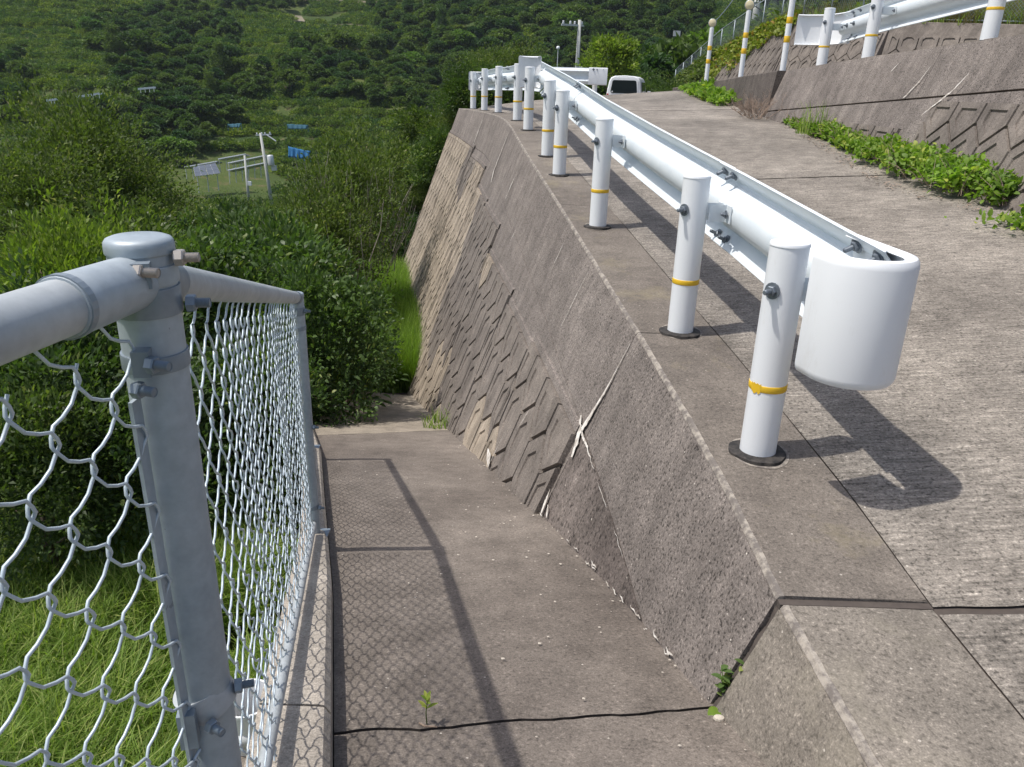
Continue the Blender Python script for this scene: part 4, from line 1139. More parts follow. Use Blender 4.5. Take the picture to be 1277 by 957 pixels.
lv, lf, _ = leaves_np(np.zeros((1, 3)), np.array([[1.0, 0, 0]]), np.array([.085]), np.array([.036]), np.random.default_rng(2), quad=False, fold=.2)
LEAFM = np_mesh('leaf', lv, lf, M['citrus'], np.full(len(lv), .75)); rl = random.Random(17); Rz = Matrix.Rotation(-sh.rotation_euler.z, 3, 'Z')
for i in range(280):
    a = rl.uniform(-2.7, .4); e = rl.uniform(-.25, 1.3); dv = Rz @ Vector((math.cos(a)*math.cos(e), math.sin(a)*math.cos(e), math.sin(e)))
    c = link('leaf', LEAFM, sh, local=True); rr_ = rl.uniform(1.02, 1.16)
    c.location = (dv.x*rr_, dv.y*rr_, fo.location.z+.86+dv.z*.86*rr_); c.rotation_euler = (rl.uniform(-.6, .6), rl.uniform(-.9, .5), math.atan2(dv.y, dv.x)+rl.uniform(-.9, .9)); c.scale = (rl.uniform(.9, 1.35),)*3
for lab_, n_ in (('tall tangled weedy shrub with grey dry stems beside the retaining wall', 130), ('lower weedy shrub with dry stems, left of the tall tangled one', 70)):
    sh = named(lab_); fo = [c for c in sh.children if c.name.startswith('foliage')][0]; mb = MB(); z0 = fo.location.z
    for i in range(n_):
        a = rl.random()*6.28; r0 = rl.uniform(.2, .9); p = Vector((math.cos(a)*r0, math.sin(a)*r0, z0+rl.uniform(.1, 1.1))); q = p+Vector((rl.uniform(-.25, .25)+math.cos(a)*.15, rl.uniform(-.25, .25)+math.sin(a)*.15, rl.uniform(.35, .9)))
        mb.tube([p, p.lerp(q, .5)+Vector((rl.uniform(-.06, .06), rl.uniform(-.06, .06), 0)), q], [.009, .006, .003], 4, cap=False)
    mb.build('dry_stems', M['twig'], sh, local=True)['kind'] = 'stuff'
# middle slope of citrus bushes
rnd = random.Random(21); placed = []
def try_place(px, py, dmin, dmax, w, kinds, group, label, n):
    cnt = 0; tries = 0
    while cnt < n and tries < n*40:
        tries += 1
        x_, y_ = rnd.uniform(*px), rnd.uniform(*py); h = hit(x_, y_, 5)
        if h is None: continue
        d = math.hypot(h[0], h[1])
        if d < dmin or d > dmax: continue
        s = w*rnd.uniform(.7, 1.25)
        if any((h[0]-q[0])**2+(h[1]-q[1])**2 < ((s+q[2])*.38)**2 for q in placed): continue
        if h[0] > -3.9-(h[1]-9)*.05 and h[1] < 24: continue
        placed.append((h[0], h[1], s)); me = rnd.choice(kinds)
        zn = 'left of the domed fence post cap' if x_ < 120 else 'over the near rail and post cap' if x_ < 240 else 'above the far fence post' if x_ < 400 else 'close to the retaining wall'
        plant('citrus_tree', me, h[0], h[1], (s/2, s/2, s*.42), 'rounded citrus tree on the slope below, seen ' + zn, 'tree', 'citrus trees on the slope, ' + zn, sink=.1); cnt += 1
    return cnt
n1 = try_place((-150, 560), (215, 520), 9, 60, 2.3, CITM*2+CITL+[WEED[0]], 'citrus trees on the slope below the wall', 'rounded dark green citrus tree on the slope below the retaining wall', 190)
print('slope trees', n1)
# trees of the far hillside --------------------------------------------------
def puffs(name, mat, n, per, pr, seed, leaf=.13, lw=.6, tall=1.0):
    """crown of rounded foliage masses"""
    rng = np.random.default_rng(seed); C = []
    for i in range(n):
        d = rand_dirs(1, rng)[0]; d[2] = abs(d[2])*1.0-.15; C.append(d*np.array([.62, .62, .62*tall])*(.6+.5*rng.random()) + [0, 0, .75*tall])
    C = np.array(C); R_ = pr*(.7+.6*rng.random(n)); ci = np.repeat(np.arange(n), per); N = n*per
    d = rand_dirs(N, rng); d[:, 2] = np.where(d[:, 2] < -.3, -d[:, 2], d[:, 2]); pos = C[ci]+d*(R_[ci]*(.80+.26*rng.random(N)))[:, None]*np.array([1, 1, .85])
    dr = d*.7+rand_dirs(N, rng)*.7+np.array([0, 0, .1]); dr /= np.linalg.norm(dr, axis=1)[:, None]; L = leaf*(.6+.8*rng.random(N))
    V, F, k = leaves_np(pos, dr, L, L*lw, rng); return np_mesh(name, V, F, mat, np.repeat(rng.random(n)[ci]*.55+rng.random(N)*.45, k))
FAR = [puffs('crown', M['forest'], 13+2*i, 190-16*i, .40-.03*i, 90+i, .17) for i in range(4)]
FARL = [puffs('crown', M['forest_light'], 15+3*i, 170, .36, 96+i, .18, .45, 1.1) for i in range(2)]
FARC = crown('crown', M['forest'], (.6, .6, 1.9), 150, 14, .19, .07, .18, 99, upb=.2, shell=.4, lump=.3)
FTR = trunk_mesh('trunk', 1.0, .06, 9)
def inpoly(x, y, P):
    c = False
    for i in range(len(P)):
        a, b = P[i-1], P[i]
        if (a[1] > y) != (b[1] > y) and x < (b[0]-a[0])*(y-a[1])/(b[1]-a[1])+a[0]: c = not c
    return c
FORP = [[(120, 35), (240, 10), (290, 40), (300, 100), (420, 62), (470, 110), (560, 55), (590, 140), (470, 135), (330, 115), (285, 165), (180, 195), (110, 175), (160, 110), (110, 70)],
        [(440, -60), (620, -40), (860, -60), (900, 80), (830, 120), (560, 130), (500, 100), (470, 40)],
        [(265, -30), (385, -30), (375, 18), (300, 22), (265, 10)],
        [(-60, 70), (30, 80), (45, 130), (10, 165), (-60, 160)],
        [(150, 150), (260, 120), (280, 160), (230, 210), (150, 215), (90, 190)],
        [(820, 60), (900, 40), (860, 120), (800, 125)],
        [(360, 60), (500, 70), (560, 140), (500, 145), (380, 100)]]
nf = 0; tries = 0; fplaced = []; rnd = random.Random(5); ffill = []; protos_f = []
while tries < 16000 and len(ffill) < 1100:
    tries += 1
    inside = rnd.random() < .82
    if inside:
        px, py = rnd.uniform(-140, 1010), rnd.uniform(-90, 215)
        if not any(inpoly(px, py, P_) for P_ in FORP): continue
        h = hit(px, py, 60)
        if h is None: continue
    else:
        x = rnd.uniform(-260, 240); y = rnd.uniform(90, 360); h = np.array([x, y, ground_z(x, y)])
        px, py = proj(h)
        if -140 < px < 1010 and py > -90: continue
        if noise.noise(Vector((x*.012, y*.012, 3))) < .0: continue
    d = math.hypot(h[0], h[1]); s = rnd.uniform(1.25, 2.3)*(1 if d < 180 else 1.25)
    if any((h[0]-q[0])**2+(h[1]-q[1])**2 < ((s+q[2])*.70)**2 for q in fplaced): continue
    fplaced.append((h[0], h[1], s))
    if not inside or nf >= 285: ffill.append((h[0], h[1], h[2], s)); continue
    u = rnd.random()
    me = FARC if u < .04 else rnd.choice(FARL) if u < .14 else rnd.choice(FAR)
    nme, lab, grp = (('cedar_tree', 'narrow dark conifer standing up among the hillside forest', 'conifers on the far hillside') if me is FARC else
          ('bamboo_clump', 'lighter green feathery bamboo clump within the far hillside forest', 'bamboo clumps on the far hillside') if me in FARL else
          ('broadleaf_tree', 'dark round broadleaf tree in the forest on the far hillside', 'broadleaf trees on the far hillside'))
    if nme == 'broadleaf_tree':
        zone_ = ('at the left picture edge' if px < 110 else 'above and left of the solar racks' if px < 290 else 'above and right of the solar racks' if px < 440 else 'between the solar field and the far bend' if px < 590 else 'behind the far guardrail bend and road crest' if px < 760 else 'behind the marker posts')
        band_ = 'high up' if py < 20 else 'halfway up' if py < 95 else 'low on'
        lab = 'dark broadleaf tree %s the far slope, %s' % (band_, zone_); grp = 'broadleaf trees %s the far slope %s' % (band_, zone_)
    t = tag(empty(nme, (h[0], h[1], h[2]-.4)), lab, 'tree', grp); t.rotation_euler = (0, 0, rnd.random()*6.28); t.scale = (s*1.25, s*1.25, s*rnd.uniform(.85, 1.25))
    c = link('crown', me, t, local=True); c.location = (0, 0, .2); link('trunk', FTR, t, local=True); nf += 1
    if me in FAR and me not in [q.data for q in protos_f]: protos_f.append(c)
print('forest', nf, len(ffill), tries)

def scatter(name, P, S, protos, label, cat, seed=0, squash=None):
    """one object: points that carry instances of plants that also stand in the scene"""
    P = np.asarray(P, np.float32); S = np.asarray(S, np.float32)
    me = bpy.data.meshes.new(name); me.vertices.add(len(P)); me.vertices.foreach_set('co', P.ravel())
    a = me.attributes.new('size', 'FLOAT', 'POINT'); a.data.foreach_set('value', S)
    o = link(name, me); tag(o, label, cat, kind='stuff')
    ng = bpy.data.node_groups.new(name+'_nodes', 'GeometryNodeTree')
    ng.interface.new_socket('Geometry', in_out='INPUT', socket_type='NodeSocketGeometry'); ng.interface.new_socket('Geometry', in_out='OUTPUT', socket_type='NodeSocketGeometry')
    N = ng.nodes; Lk = ng.links; gi = N.new('NodeGroupInput'); go = N.new('NodeGroupOutput'); geo = N.new('GeometryNodeJoinGeometry')
    at = N.new('GeometryNodeInputNamedAttribute'); at.data_type = 'FLOAT'; at.inputs['Name'].default_value = 'size'
    k = len(protos); ri = N.new('FunctionNodeRandomValue'); ri.data_type = 'INT'; ri.inputs[4].default_value = 0; ri.inputs[5].default_value = k-1; ri.inputs['Seed'].default_value = seed
    rr = N.new('FunctionNodeRandomValue'); rr.data_type = 'FLOAT_VECTOR'; rr.inputs[0].default_value = (-.12, -.12, 0); rr.inputs[1].default_value = (.12, .12, 6.283); rr.inputs['Seed'].default_value = seed+3
    for i, p in enumerate(protos):
        oi = N.new('GeometryNodeObjectInfo'); oi.inputs['Object'].default_value = p; oi.inputs['As Instance'].default_value = True
        ip = N.new('GeometryNodeInstanceOnPoints'); cmp = N.new('FunctionNodeCompare'); cmp.data_type = 'INT'; cmp.operation = 'EQUAL'
        Lk.new(ri.outputs[2], cmp.inputs[2]); cmp.inputs[3].default_value = i
        Lk.new(gi.outputs[0], ip.inputs['Points']); Lk.new(cmp.outputs[0], ip.inputs['Selection']); Lk.new(oi.outputs['Geometry'], ip.inputs['Instance'])
        Lk.new(rr.outputs[0], ip.inputs['Rotation']); Lk.new(at.outputs[0], ip.inputs['Scale']); Lk.new(ip.outputs[0], geo.inputs[0])
    Lk.new(geo.outputs[0], go.inputs[0]); md = o.modifiers.new('scatter', 'NODES'); md.node_group = ng
    return o
ff = np.array(ffill); ff[:, 2] += .2
scatter('distant_forest', ff[:, :3], ff[:, 3], protos_f, 'dark forest canopy that fills the far hillside between the nearer trees', 'forest', 5)

# pale farm tracks and terrace edges on the far slope
TRK_PX = [[(340, 2), (440, 3), (530, 8), (560, 18), (600, 26)], [(365, 28), (400, 33), (440, 33), (500, 38)], [(372, 22), (380, 34)], [(425, 48), (432, 62), (455, 66), (480, 52)], [(455, 66), (430, 70)], [(488, 42), (520, 72), (545, 80)], [(560, 118), (590, 122)], [(150, 214), (200, 222)]]
tk = tag(empty('farm_track', hit(430, 60, 60)), kind='structure')
for ln in TRK_PX:
    pp_ = []
    for a, b in zip(ln[:-1], ln[1:]):
        for q in range(6):
            h = hit(a[0]+(b[0]-a[0])*q/6, a[1]+(b[1]-a[1])*q/6, 60)
            if h is not None: pp_.append(Vector(h))
    vs = []
    for i, p in enumerate(pp_):
        d = (pp_[min(i+1, len(pp_)-1)]-pp_[max(i-1, 0)]); d.z = 0; d.normalize(); n_ = Vector((-d.y, d.x, 0)); w_ = .9+.4*noise.noise(Vector((i*.7, p.x, 0)))
        vs += [p+n_*w_+Vector((0, 0, .5)), p-n_*w_+Vector((0, 0, .5)), p-n_*w_*1.3-Vector((0, 0, .8)), p+n_*w_*1.3-Vector((0, 0, .8))]
    k_ = len(pp_)
    MB().add(vs, [(i*4+q, i*4+(q+1) % 4, i*4+4+(q+1) % 4, i*4+4+q) for i in range(k_-1) for q in range(4)]+[(3, 2, 1, 0), tuple((k_-1)*4+q for q in range(4))]).build('track', M['track'], tk)

# low scrub and clipped citrus rows on the rest of the far slope
def dome(name, mat, n, L, Wd, seed, flat=.72):
    rng = np.random.default_rng(seed); d = rand_dirs(n, rng); d[:, 2] = np.abs(d[:, 2])
    lob = 1+.35*np.array([noise.noise(Vector((a*1.8+seed, b*1.8, c*1.8))) for a, b, c in d])
    pos = d*((.72+.35*rng.random(n))*lob)[:, None]*np.array([1, 1, flat]); dr = d*.8+rand_dirs(n, rng)*.7+np.array([0, 0, .3]); dr /= np.linalg.norm(dr, axis=1)[:, None]
    LL = L*(.65+.7*rng.random(n)); V, F, k = leaves_np(pos, dr, LL, LL*Wd, rng)
    return np_mesh(name, V, F, mat, np.repeat(rng.random(n), k))
SCR = [dome('foliage', M['scrub'], 330, .26, .5, 31), dome('foliage', M['scrub'], 330, .24, .45, 32), dome('foliage', M['forest'], 330, .25, .5, 33)]
sp = []
for i, (px, py) in enumerate(((350, 150), (430, 165), (470, 130))):
    h = hit(px, py, 60); t = tag(empty('clipped_shrub', h), ('clipped green shrub in the terrace rows above the solar panels', 'clipped shrub in the terrace rows right of the solar panels', 'darker clipped shrub at the forest edge below the far trees')[i], 'shrub', 'clipped shrubs on the far terraces')
    t.scale = (1.1,)*3; sp.append(link('foliage', SCR[i], t, local=True))
rng = np.random.default_rng(77); NC = 200000
X_ = -260+rng.random(NC)*500; Y_ = 62+rng.random(NC)**1.15*300; Z_ = ground_arr(X_, Y_)
C_ = np.stack([X_, Y_, Z_], 1) @ ROT      # to camera axes
PX = IW/2 + FPX*C_[:, 0]/-C_[:, 2]; PY = IH/2 - FPX*C_[:, 1]/-C_[:, 2]
vis = (PX > -80) & (PX < 1000) & (PY > -60)
ok = (np.abs(X_) < 40+Y_*.9) & (rng.random(NC) < np.where(vis, 1.0, .22)) & ~((PX > 1000) & (Y_ < 95)) & ~((X_ > 1) & (X_ < 14) & (Y_ < 66))
ok &= ~((PX > 200) & (PX < 345) & (PY > 192) & (PY < 258)) & ~((PX > 52) & (PX < 200) & (PY > 112) & (PY < 126))
idx = np.where(ok)[0]; keep = []; cell = {}
for i in idx:
    x, y, z = X_[i], Y_[i], Z_[i]
    terr = noise.noise(Vector((x*.013+5, y*.018, 8))) > -.05
    if terr:
        ph = (z/1.5+.25*noise.noise(Vector((x*.06, y*.06, 1)))) % 1
        if ph > .62: continue
        s = .95 + .55*rng.random()
    else:
        if noise.noise(Vector((x*.03, y*.03, 0)))+.5*noise.noise(Vector((x*.11, y*.11, 4))) < -.20: continue
        s = .8+.9*rng.random()**2
    if y > 190: s *= 1.3
    if any(abs(PY[i]-(a[1]+(b[1]-a[1])*(PX[i]-a[0])/(b[0]-a[0]+1e-6))) < 2.0 and min(a[0], b[0])-2 < PX[i] < max(a[0], b[0])+2 for ln in TRK_PX for a, b in zip(ln[:-1], ln[1:])): continue
    key = (int(x/(s*.72)), int(y/(s*.72)), int(s*2)); 
    if key in cell: continue
    cell[key] = 1; keep.append((x, y, z-.15, s))
    if len(keep) >= 34000: break
keep = np.array(keep); print('scrub', len(keep))
scatter('hillside_scrub', keep[:, :3], keep[:, 3], sp, 'green scrub and clipped citrus rows covering the far hillside terraces', 'scrub', 8)
# undergrowth on the slope between the orchard trees
up_ = []; rnd = random.Random(88)
for i in range(12000):
    x = rnd.uniform(-45, 6); y = rnd.uniform(6.5, 66)
    if x > -3.7-(y-9)*.05 and y < 18.2: continue
    if x > -1.6 and y < 62: 
        if x > 0: continue
    if abs(x) > 7+y*.95: continue
    if noise.noise(Vector((x*.12, y*.12, 6))) < -.22: continue
    if y < 9.5 and x > -3.2: continue
    dd = math.hypot(x, y); s = rnd.uniform(.25, .6)*(1+.018*dd); up_.append((x, y, ground_z(x, y)-.05, s))
up_ = np.array(up_); print('under', len(up_))
und = []
for i in range(260):
    x = rnd.uniform(-4.6, -1.5); y = rnd.uniform(15.5, 24)
    if y < 17.1 and x > wallp(min(y, 16.9), -4.2).x-.3: continue
    up_.append((x, y, ground_z(x, y)-.05, rnd.uniform(.3, .6))) if False else None
for i, (me, x, y) in enumerate(((CITM[0], -9, 14), (CITL[0], -7, 17), (WEED[1], -8, 20))):
    t = tag(empty('low_bush', (x, y, ground_z(x, y))), ('low dark bush on the orchard slope under the far fence post', 'low brighter bush on the orchard slope behind the citrus shrubs', 'low feathery bush on the orchard slope')[i], 'bush', 'low bushes on the orchard slope'); t.scale = (.7,)*3; und.append(link('foliage', me, t, local=True))
scatter('slope_undergrowth', up_[:, :3], up_[:, 3], und, 'bushy undergrowth covering the orchard slope below the wall', 'undergrowth', 2)

# trees and bushes on the slope above the highest wall
rnd = random.Random(9)
for i in range(46):
    k_ = rnd.uniform(2.2, 5.6); a = int(k_); f = k_-a; t_ = rnd.choice([2.5, 4, 6, 9, 12, 16, 22])*rnd.uniform(.8, 1.3)
    if k_ < 3.2 and t_ < 12: t_ += 12
    p = slope_p(a, t_).lerp(slope_p(a+1, t_), f); s = rnd.uniform(1.3, 2.4)
    t = tag(empty('broadleaf_tree', (p.x, p.y, p.z-.5)), 'dark leafy tree on the slope behind the wire mesh fence at upper right', 'tree', 'trees above the highest wall'); t.scale = (s, s, s); t.rotation_euler = (0, 0, rnd.random()*6)
    c = link('crown', rnd.choice(FAR+FARL[:1]), t, local=True); c.location = (0, 0, .35); link('trunk', FTR, t, local=True)

# ------------------------------------------------------------------ grass
def blades(name, mat, n, area_, Lr, Wd, seed, lean=.5, seg=3, dirn=None):
    rng = np.random.default_rng(seed); x = rng.uniform(-area_, area_, n); y = rng.uniform(-area_, area_, n)
    L = rng.uniform(*Lr, n); a = rng.random(n)*6.283; ln = lean*rng.random(n)**.7; h = np.stack([np.cos(a), np.sin(a)], 1); s = np.stack([-h[:, 1], h[:, 0]], 1)
    V = np.zeros((n, (seg+1)*2, 3)); 
    for k in range(seg+1):
        t = k/seg; w_ = Wd*(1-t**1.6)*.5+.0006; hx = ln*L*t*t*1.1; z = L*(t-.35*ln*t*t)
        for q, sg in ((0, -1), (1, 1)):
            V[:, 2*k+q, 0] = x+h[:, 0]*hx+s[:, 0]*w_*sg; V[:, 2*k+q, 1] = y+h[:, 1]*hx+s[:, 1]*w_*sg; V[:, 2*k+q, 2] = z
    b = np.arange(n)[:, None]*(seg+1)*2; F = np.concatenate([b+np.array([[2*k, 2*k+1, 2*k+3, 2*k+2]]) for k in range(seg)], 0)
    return np_mesh(name, V.reshape(-1, 3), F, mat, np.repeat(rng.random(n), (seg+1)*2))
GT = [blades('blades', M['grass'], 90, .13, (.10, .30), .007, 1, .9), blades('blades', M['grass'], 70, .12, (.16, .42), .008, 2, .9), blades('blades', M['tallgrass'], 90, .14, (.3, .75), .008, 3, .55)]
clover = crown('leaves', M['vine'], (.18, .18, .06), 60, 5, .035, .028, .035, 201, zc=.06, upb=.5, shell=.2)
gp = []
for me, x, y, lab in ((GT[0], -1.9, 3.2, 'short bright grass tuft in the patch under the chain link fence'), (GT[1], -2.2, 3.6, 'longer arching grass tuft in the patch under the chain link fence'), (clover, -1.6, 3.4, 'low round leaved weed in the grass under the chain link fence'), (GT[2], -2.75, 9.8, 'tall upright grass tuft at the foot of the retaining wall')):
    t = tag(empty('grass_tuft' if me is not clover else 'low_weed', (x, y, ground_z(x, y))), lab, 'grass' if me is not clover else 'weed'); gp.append(link('blades' if me is not clover else 'leaves', me, t, local=True))
rng = np.random.default_rng(4); G = []; G2 = []
for i in range(16000):
    x = rng.uniform(-8, -.6); y = rng.uniform(.3, 8.2)
    if x > fx(y)-.12: continue
    nn_ = noise.noise(Vector((x*.9, y*.9, 2)))
    if nn_ < -.28: continue
    (G if nn_ > -.05 else G2).append((x, y, ground_z(x, y)-.01, rng.uniform(.7, 1.35)))
G = np.array(G); G2 = np.array(G2); print('grass', len(G), len(G2))
scatter('grass', G[:, :3], G[:, 3], [gp[0], gp[1]], 'bright green grass growing below the walkway behind the chain link fence', 'grass', 1)
scatter('ground_weeds', G2[:, :3], G2[:, 3]*.9, [gp[2], gp[0]], 'low leafy weeds mixed into the grass behind the chain link fence', 'weeds', 1)
T3 = []
for i in range(3600):
    y = rng.uniform(8.4, 16.4); a = wallp(min(y, 16.8), -4.0).x if y < 17 else -2.4-(y-17)*.02
    x = a-rng.random()**1.2*(2.1 if y < 17 else 3.0)+.22
    if y < 9.9 and x > -2.45: continue
    T3.append((x, y, ground_z(x, y), rng.uniform(.7, 1.3)))
T3 = np.array(T3); scatter('tall_grass', T3[:, :3], T3[:, 3], [gp[3]], 'strip of tall bright grass growing up against the foot of the retaining wall', 'grass', 6)

# ------------------------------------------------------------------ plants on and beside the road
rng = np.random.default_rng(12)
def leaf_patch(name, pts_fn, n, mat, l, w_, seed, up=.6):
    rng = np.random.default_rng(seed); pos = np.array([pts_fn(rng) for _ in range(n)]); dr = rand_dirs(n, rng)+np.array([0, 0, up]); dr /= np.linalg.norm(dr, axis=1)[:, None]
    L = l*(.6+.8*rng.random(n)); V, F, k = leaves_np(pos, dr, L, L*w_, rng, quad=False, fold=.15, curl=.2)
    tn = np.clip(.5+.5*np.array([noise.noise(Vector(tuple(p*6))) for p in pos])+rng.normal(size=n)*.22, 0, 1)
    return np_mesh(name, V, F, M[mat], np.repeat(tn, k))
def toe(y): z = zright(y); return rwp(y, z).x
def hedge_pt(rng):
    y = 10.15 - 4.95*rng.random()**.85
    if noise.noise(Vector((y*5, 7, 0))) < -.25 and rng.random() < .8: y += .15
    prof = float(np.interp(y, [3.0, 4.6, 5.2, 5.6, 6.0, 6.7, 7.5, 8.4, 8.9, 9.5, 10.2], [.04, .04, .08, .26, .36, .33, .24, .14, .12, .05, .02]))
    hgt = float(np.interp(y, [3.0, 4.8, 5.4, 6.2, 7.2, 7.8, 8.2, 8.7, 9.2, 10.2], [.06, .10, .17, .20, .13, .07, .08, .15, .04, .02]))
    lump = 1+.45*noise.noise(Vector((y*2.6, 1, 0)))
    u = rng.random(); v = rng.random()**.6
    out_ = prof*lump*(1-u)*1.0; z = zright(y) + .02 + hgt*lump*v*math.sqrt(max(0, 1-(out_/(prof*1.25))**2))
    x = toe(y) - out_*.95 + max(0, (z-zright(y)))*.37 - .02
    return (x, y, z + .02*rng.normal())
mb = MB(); rnd = random.Random(4)
bp = tag(empty('creeping_weeds', (3.1, 6, zright(6))), 'long bank of bright green leafy weeds growing along the foot of the leaning right wall', 'weeds')
o = link('foliage', leaf_patch('foliage', hedge_pt, 6800, 'vine', .046, .62, 3), bp); o['kind'] = 'stuff'
for i in range(160):
    p = Vector(hedge_pt(rng)); p.z = zright(p.y)+.01; q = p+Vector((rnd.uniform(-.18, .06), rnd.uniform(-.15, .15), rnd.uniform(.04, .25)))
    mb.tube([p, p.lerp(q, .5)+Vector((0, 0, .03)), q], [.0025, .002, .001], 4)
o = mb.build('stems', M['dry'], bp); o['kind'] = 'stuff'
mb = MB()
for i in range(420):     # leaf litter at its edge
    p = Vector(hedge_pt(rng)); y = p.y; x = toe(y) - float(np.interp(y, [3, 5.2, 6, 7.6, 10], [.2, .22, .48, .36, .1]))*(1+.3*noise.noise(Vector((y*2.6, 1, 0)))) + rnd.uniform(-.05, .10); u = (x-xleft(y))/(xright(y)-xleft(y))
    z = road_p(y, max(0, min(1, u)))[2]+.006; a = rnd.random()*6; L = rnd.uniform(.01, .035)
    mb.add([(x, y, z), (x+math.cos(a)*L, y+math.sin(a)*L, z+.004), (x+math.cos(a+1)*L*.7, y+math.sin(a+1)*L*.7, z+.006)], [(0, 1, 2)])
o = mb.build('leaf_litter', M['dry'], bp); o['kind'] = 'stuff'
sm = tag(empty('creeping_weeds', (2.95, 4.55, -.80)), 'small separate patch of low green weeds in front of the leafy bank, at the right picture edge', 'weeds')
c0 = at_y(1275, 283, 4.75)
link('foliage', leaf_patch('foliage', lambda r: (c0[0]+.12+.16*r.normal(), c0[1]+.10*r.normal(), c0[2]+.0+abs(.035*r.normal())), 420, 'vine', .045, .6, 5), sm)['kind'] = 'stuff'
tuft = tag(empty('grass_tuft', (toe(9.0), 9.0, zright(9))), 'wispy tall green grass rising from the far end of the leafy bank', 'grass')
link('blades', blades('blades', M['grass'], 90, .16, (.10, .42), .008, 21, .6), tuft, local=True).location = (-.12, 0, .02)
# pale leafy clump where the low wall starts
def clump_pt(r):
    y = 12.7+3.3*r.random(); w_ = .34*(1+.4*noise.noise(Vector((y*2, 5, 0)))); t = r.random(); x = float(np.interp(y, LWY, LBX))-.03-w_*t
    if y > 15.0 and r.random() < .3: return (3.50, y, .02+.12*r.random())
    return (x, y, zright(y)+.02+.13*(1-t)**1.2*r.random()+.03*r.random())
cl = tag(empty('creeping_vine', (3.3, 14, -.1)), 'pale green leafy vine spilling from under the farthest marker post onto the road', 'vine')
link('foliage', leaf_patch('foliage', clump_pt, 1500, 'vine', .085, .6, 7), cl)['kind'] = 'stuff'
# dry shrub
ds = tag(empty('dead_shrub', (3.25, 11.25, zright(11.2))), 'leafless dead brown shrub at the angle between the low wall and the leaning wall', 'dead shrub')
rnd = random.Random(6); mb = MB()
def twig(p, d, L, r, k):
    q = p+d*L; m = p.lerp(q, .5)+Vector((rnd.uniform(-.02, .02), rnd.uniform(-.02, .02), 0)); mb.tube([p, m, q], [r, r*.8, r*.5], 4, cap=False)
    if k:
        for _ in range(3): twig(p.lerp(q, rnd.uniform(.45, 1)), (d+Vector((rnd.uniform(-.6, .6), rnd.uniform(-.6, .6), rnd.uniform(-.1, .4)))).normalized(), L*.62, r*.6, k-1)
for i in range(34):
    a = rnd.random()*6.28; t = rnd.uniform(.4, 1.9)
    twig(Vector((3.22+rnd.uniform(-.14, .14), 11.1+rnd.uniform(-.3, .3), zright(11.1)-.01)), Vector((math.cos(a)*t, math.sin(a)*t, 1)).normalized(), rnd.uniform(.08, .24), .0042, 3)
mb.build('branches', M['dry'], ds)
# yellow vine on the top tier
fn4, L4, _, _ = tier_fn(3); fn5, L5, _, _ = tier_fn(4)
def yv(r):
    t = r.random(); L_ = L4+L5; s = t*L_; d = (.16+.84*t)**1.0
    fn, ss = (fn4, s) if s < L4 else (fn5, s-L4); z1 = fn(ss, 5, 0); 
    zt = (T[3][2]+(T[4][2]-T[3][2])*ss/L4) if s < L4 else (T[4][2]+(T[5][2]-T[4][2])*ss/L5)
    drop = r.random()**1.4*(.5+1.0*t)*(1+.7*noise.noise(Vector((s*.8, 3, 0))))
    return tuple(fn(ss, zt+.15-drop, .03+.12*r.random()))
yv_o = tag(empty('climbing_vine', tuple(fn4(1, 1.5, 0))), 'yellow green climbing vine hanging over the highest wall between two marker posts', 'vine')
link('foliage', leaf_patch('foliage', yv, 3000, 'yvine', .14, .7, 9), yv_o)['kind'] = 'stuff'
def yv2(r):
    s = r.random(); fn, L_, za, zb_ = tier_fn(5); q = fn(s*L_, za+(zb_-za)*s+.25-r.random()**1.3*1.1, .05+.2*r.random()); return tuple(q)
yv_o2 = tag(empty('climbing_vine', tuple(tier_fn(5)[0](1, .5, 0))), 'green and brown creeper covering the far low end of the highest wall', 'vine')
link('foliage', leaf_patch('foliage', yv2, 2600, 'weed', .17, .6, 19), yv_o2)['kind'] = 'stuff'

# fence on the highest wall
tf = tag(empty('wire_mesh_fence', T[2]), 'distant grey wire mesh fence along the top of the highest wall', 'fence')
FH = [1.5, 1.5, 1.45, 1.25, 1.2, 1.1, 1.0]
def tpt(k, z=0.0):
    i = min(int(k), len(T)-2); f = k-i; a = Vector(T[i]); b = Vector(T[i+1]); p = a.lerp(b, f); return p+Vector((.12, .06, z))
for i in range(len(T)-1):
    L = (Vector(T[i+1])-Vector(T[i])).length; n = max(1, round(L/1.75))
    for j in range(n + (1 if i == len(T)-2 else 0)):
        k_ = i+j/n; h = float(np.interp(k_, range(7), FH)); p = tpt(k_)
        MB().tube([p+Vector((0, 0, -.05)), p+Vector((0, 0, h))], .022, 8).build('post', M['galv'], tf, smooth=True)
    h0, h1 = FH[i], FH[i+1]
    for z0, z1 in ((.06, .06), (h0, h1)):
        MB().tube([tpt(i, z0), tpt(i+.999, z1)], .018, 6).build('rail', M['galv'], tf, smooth=True)
mb = MB()
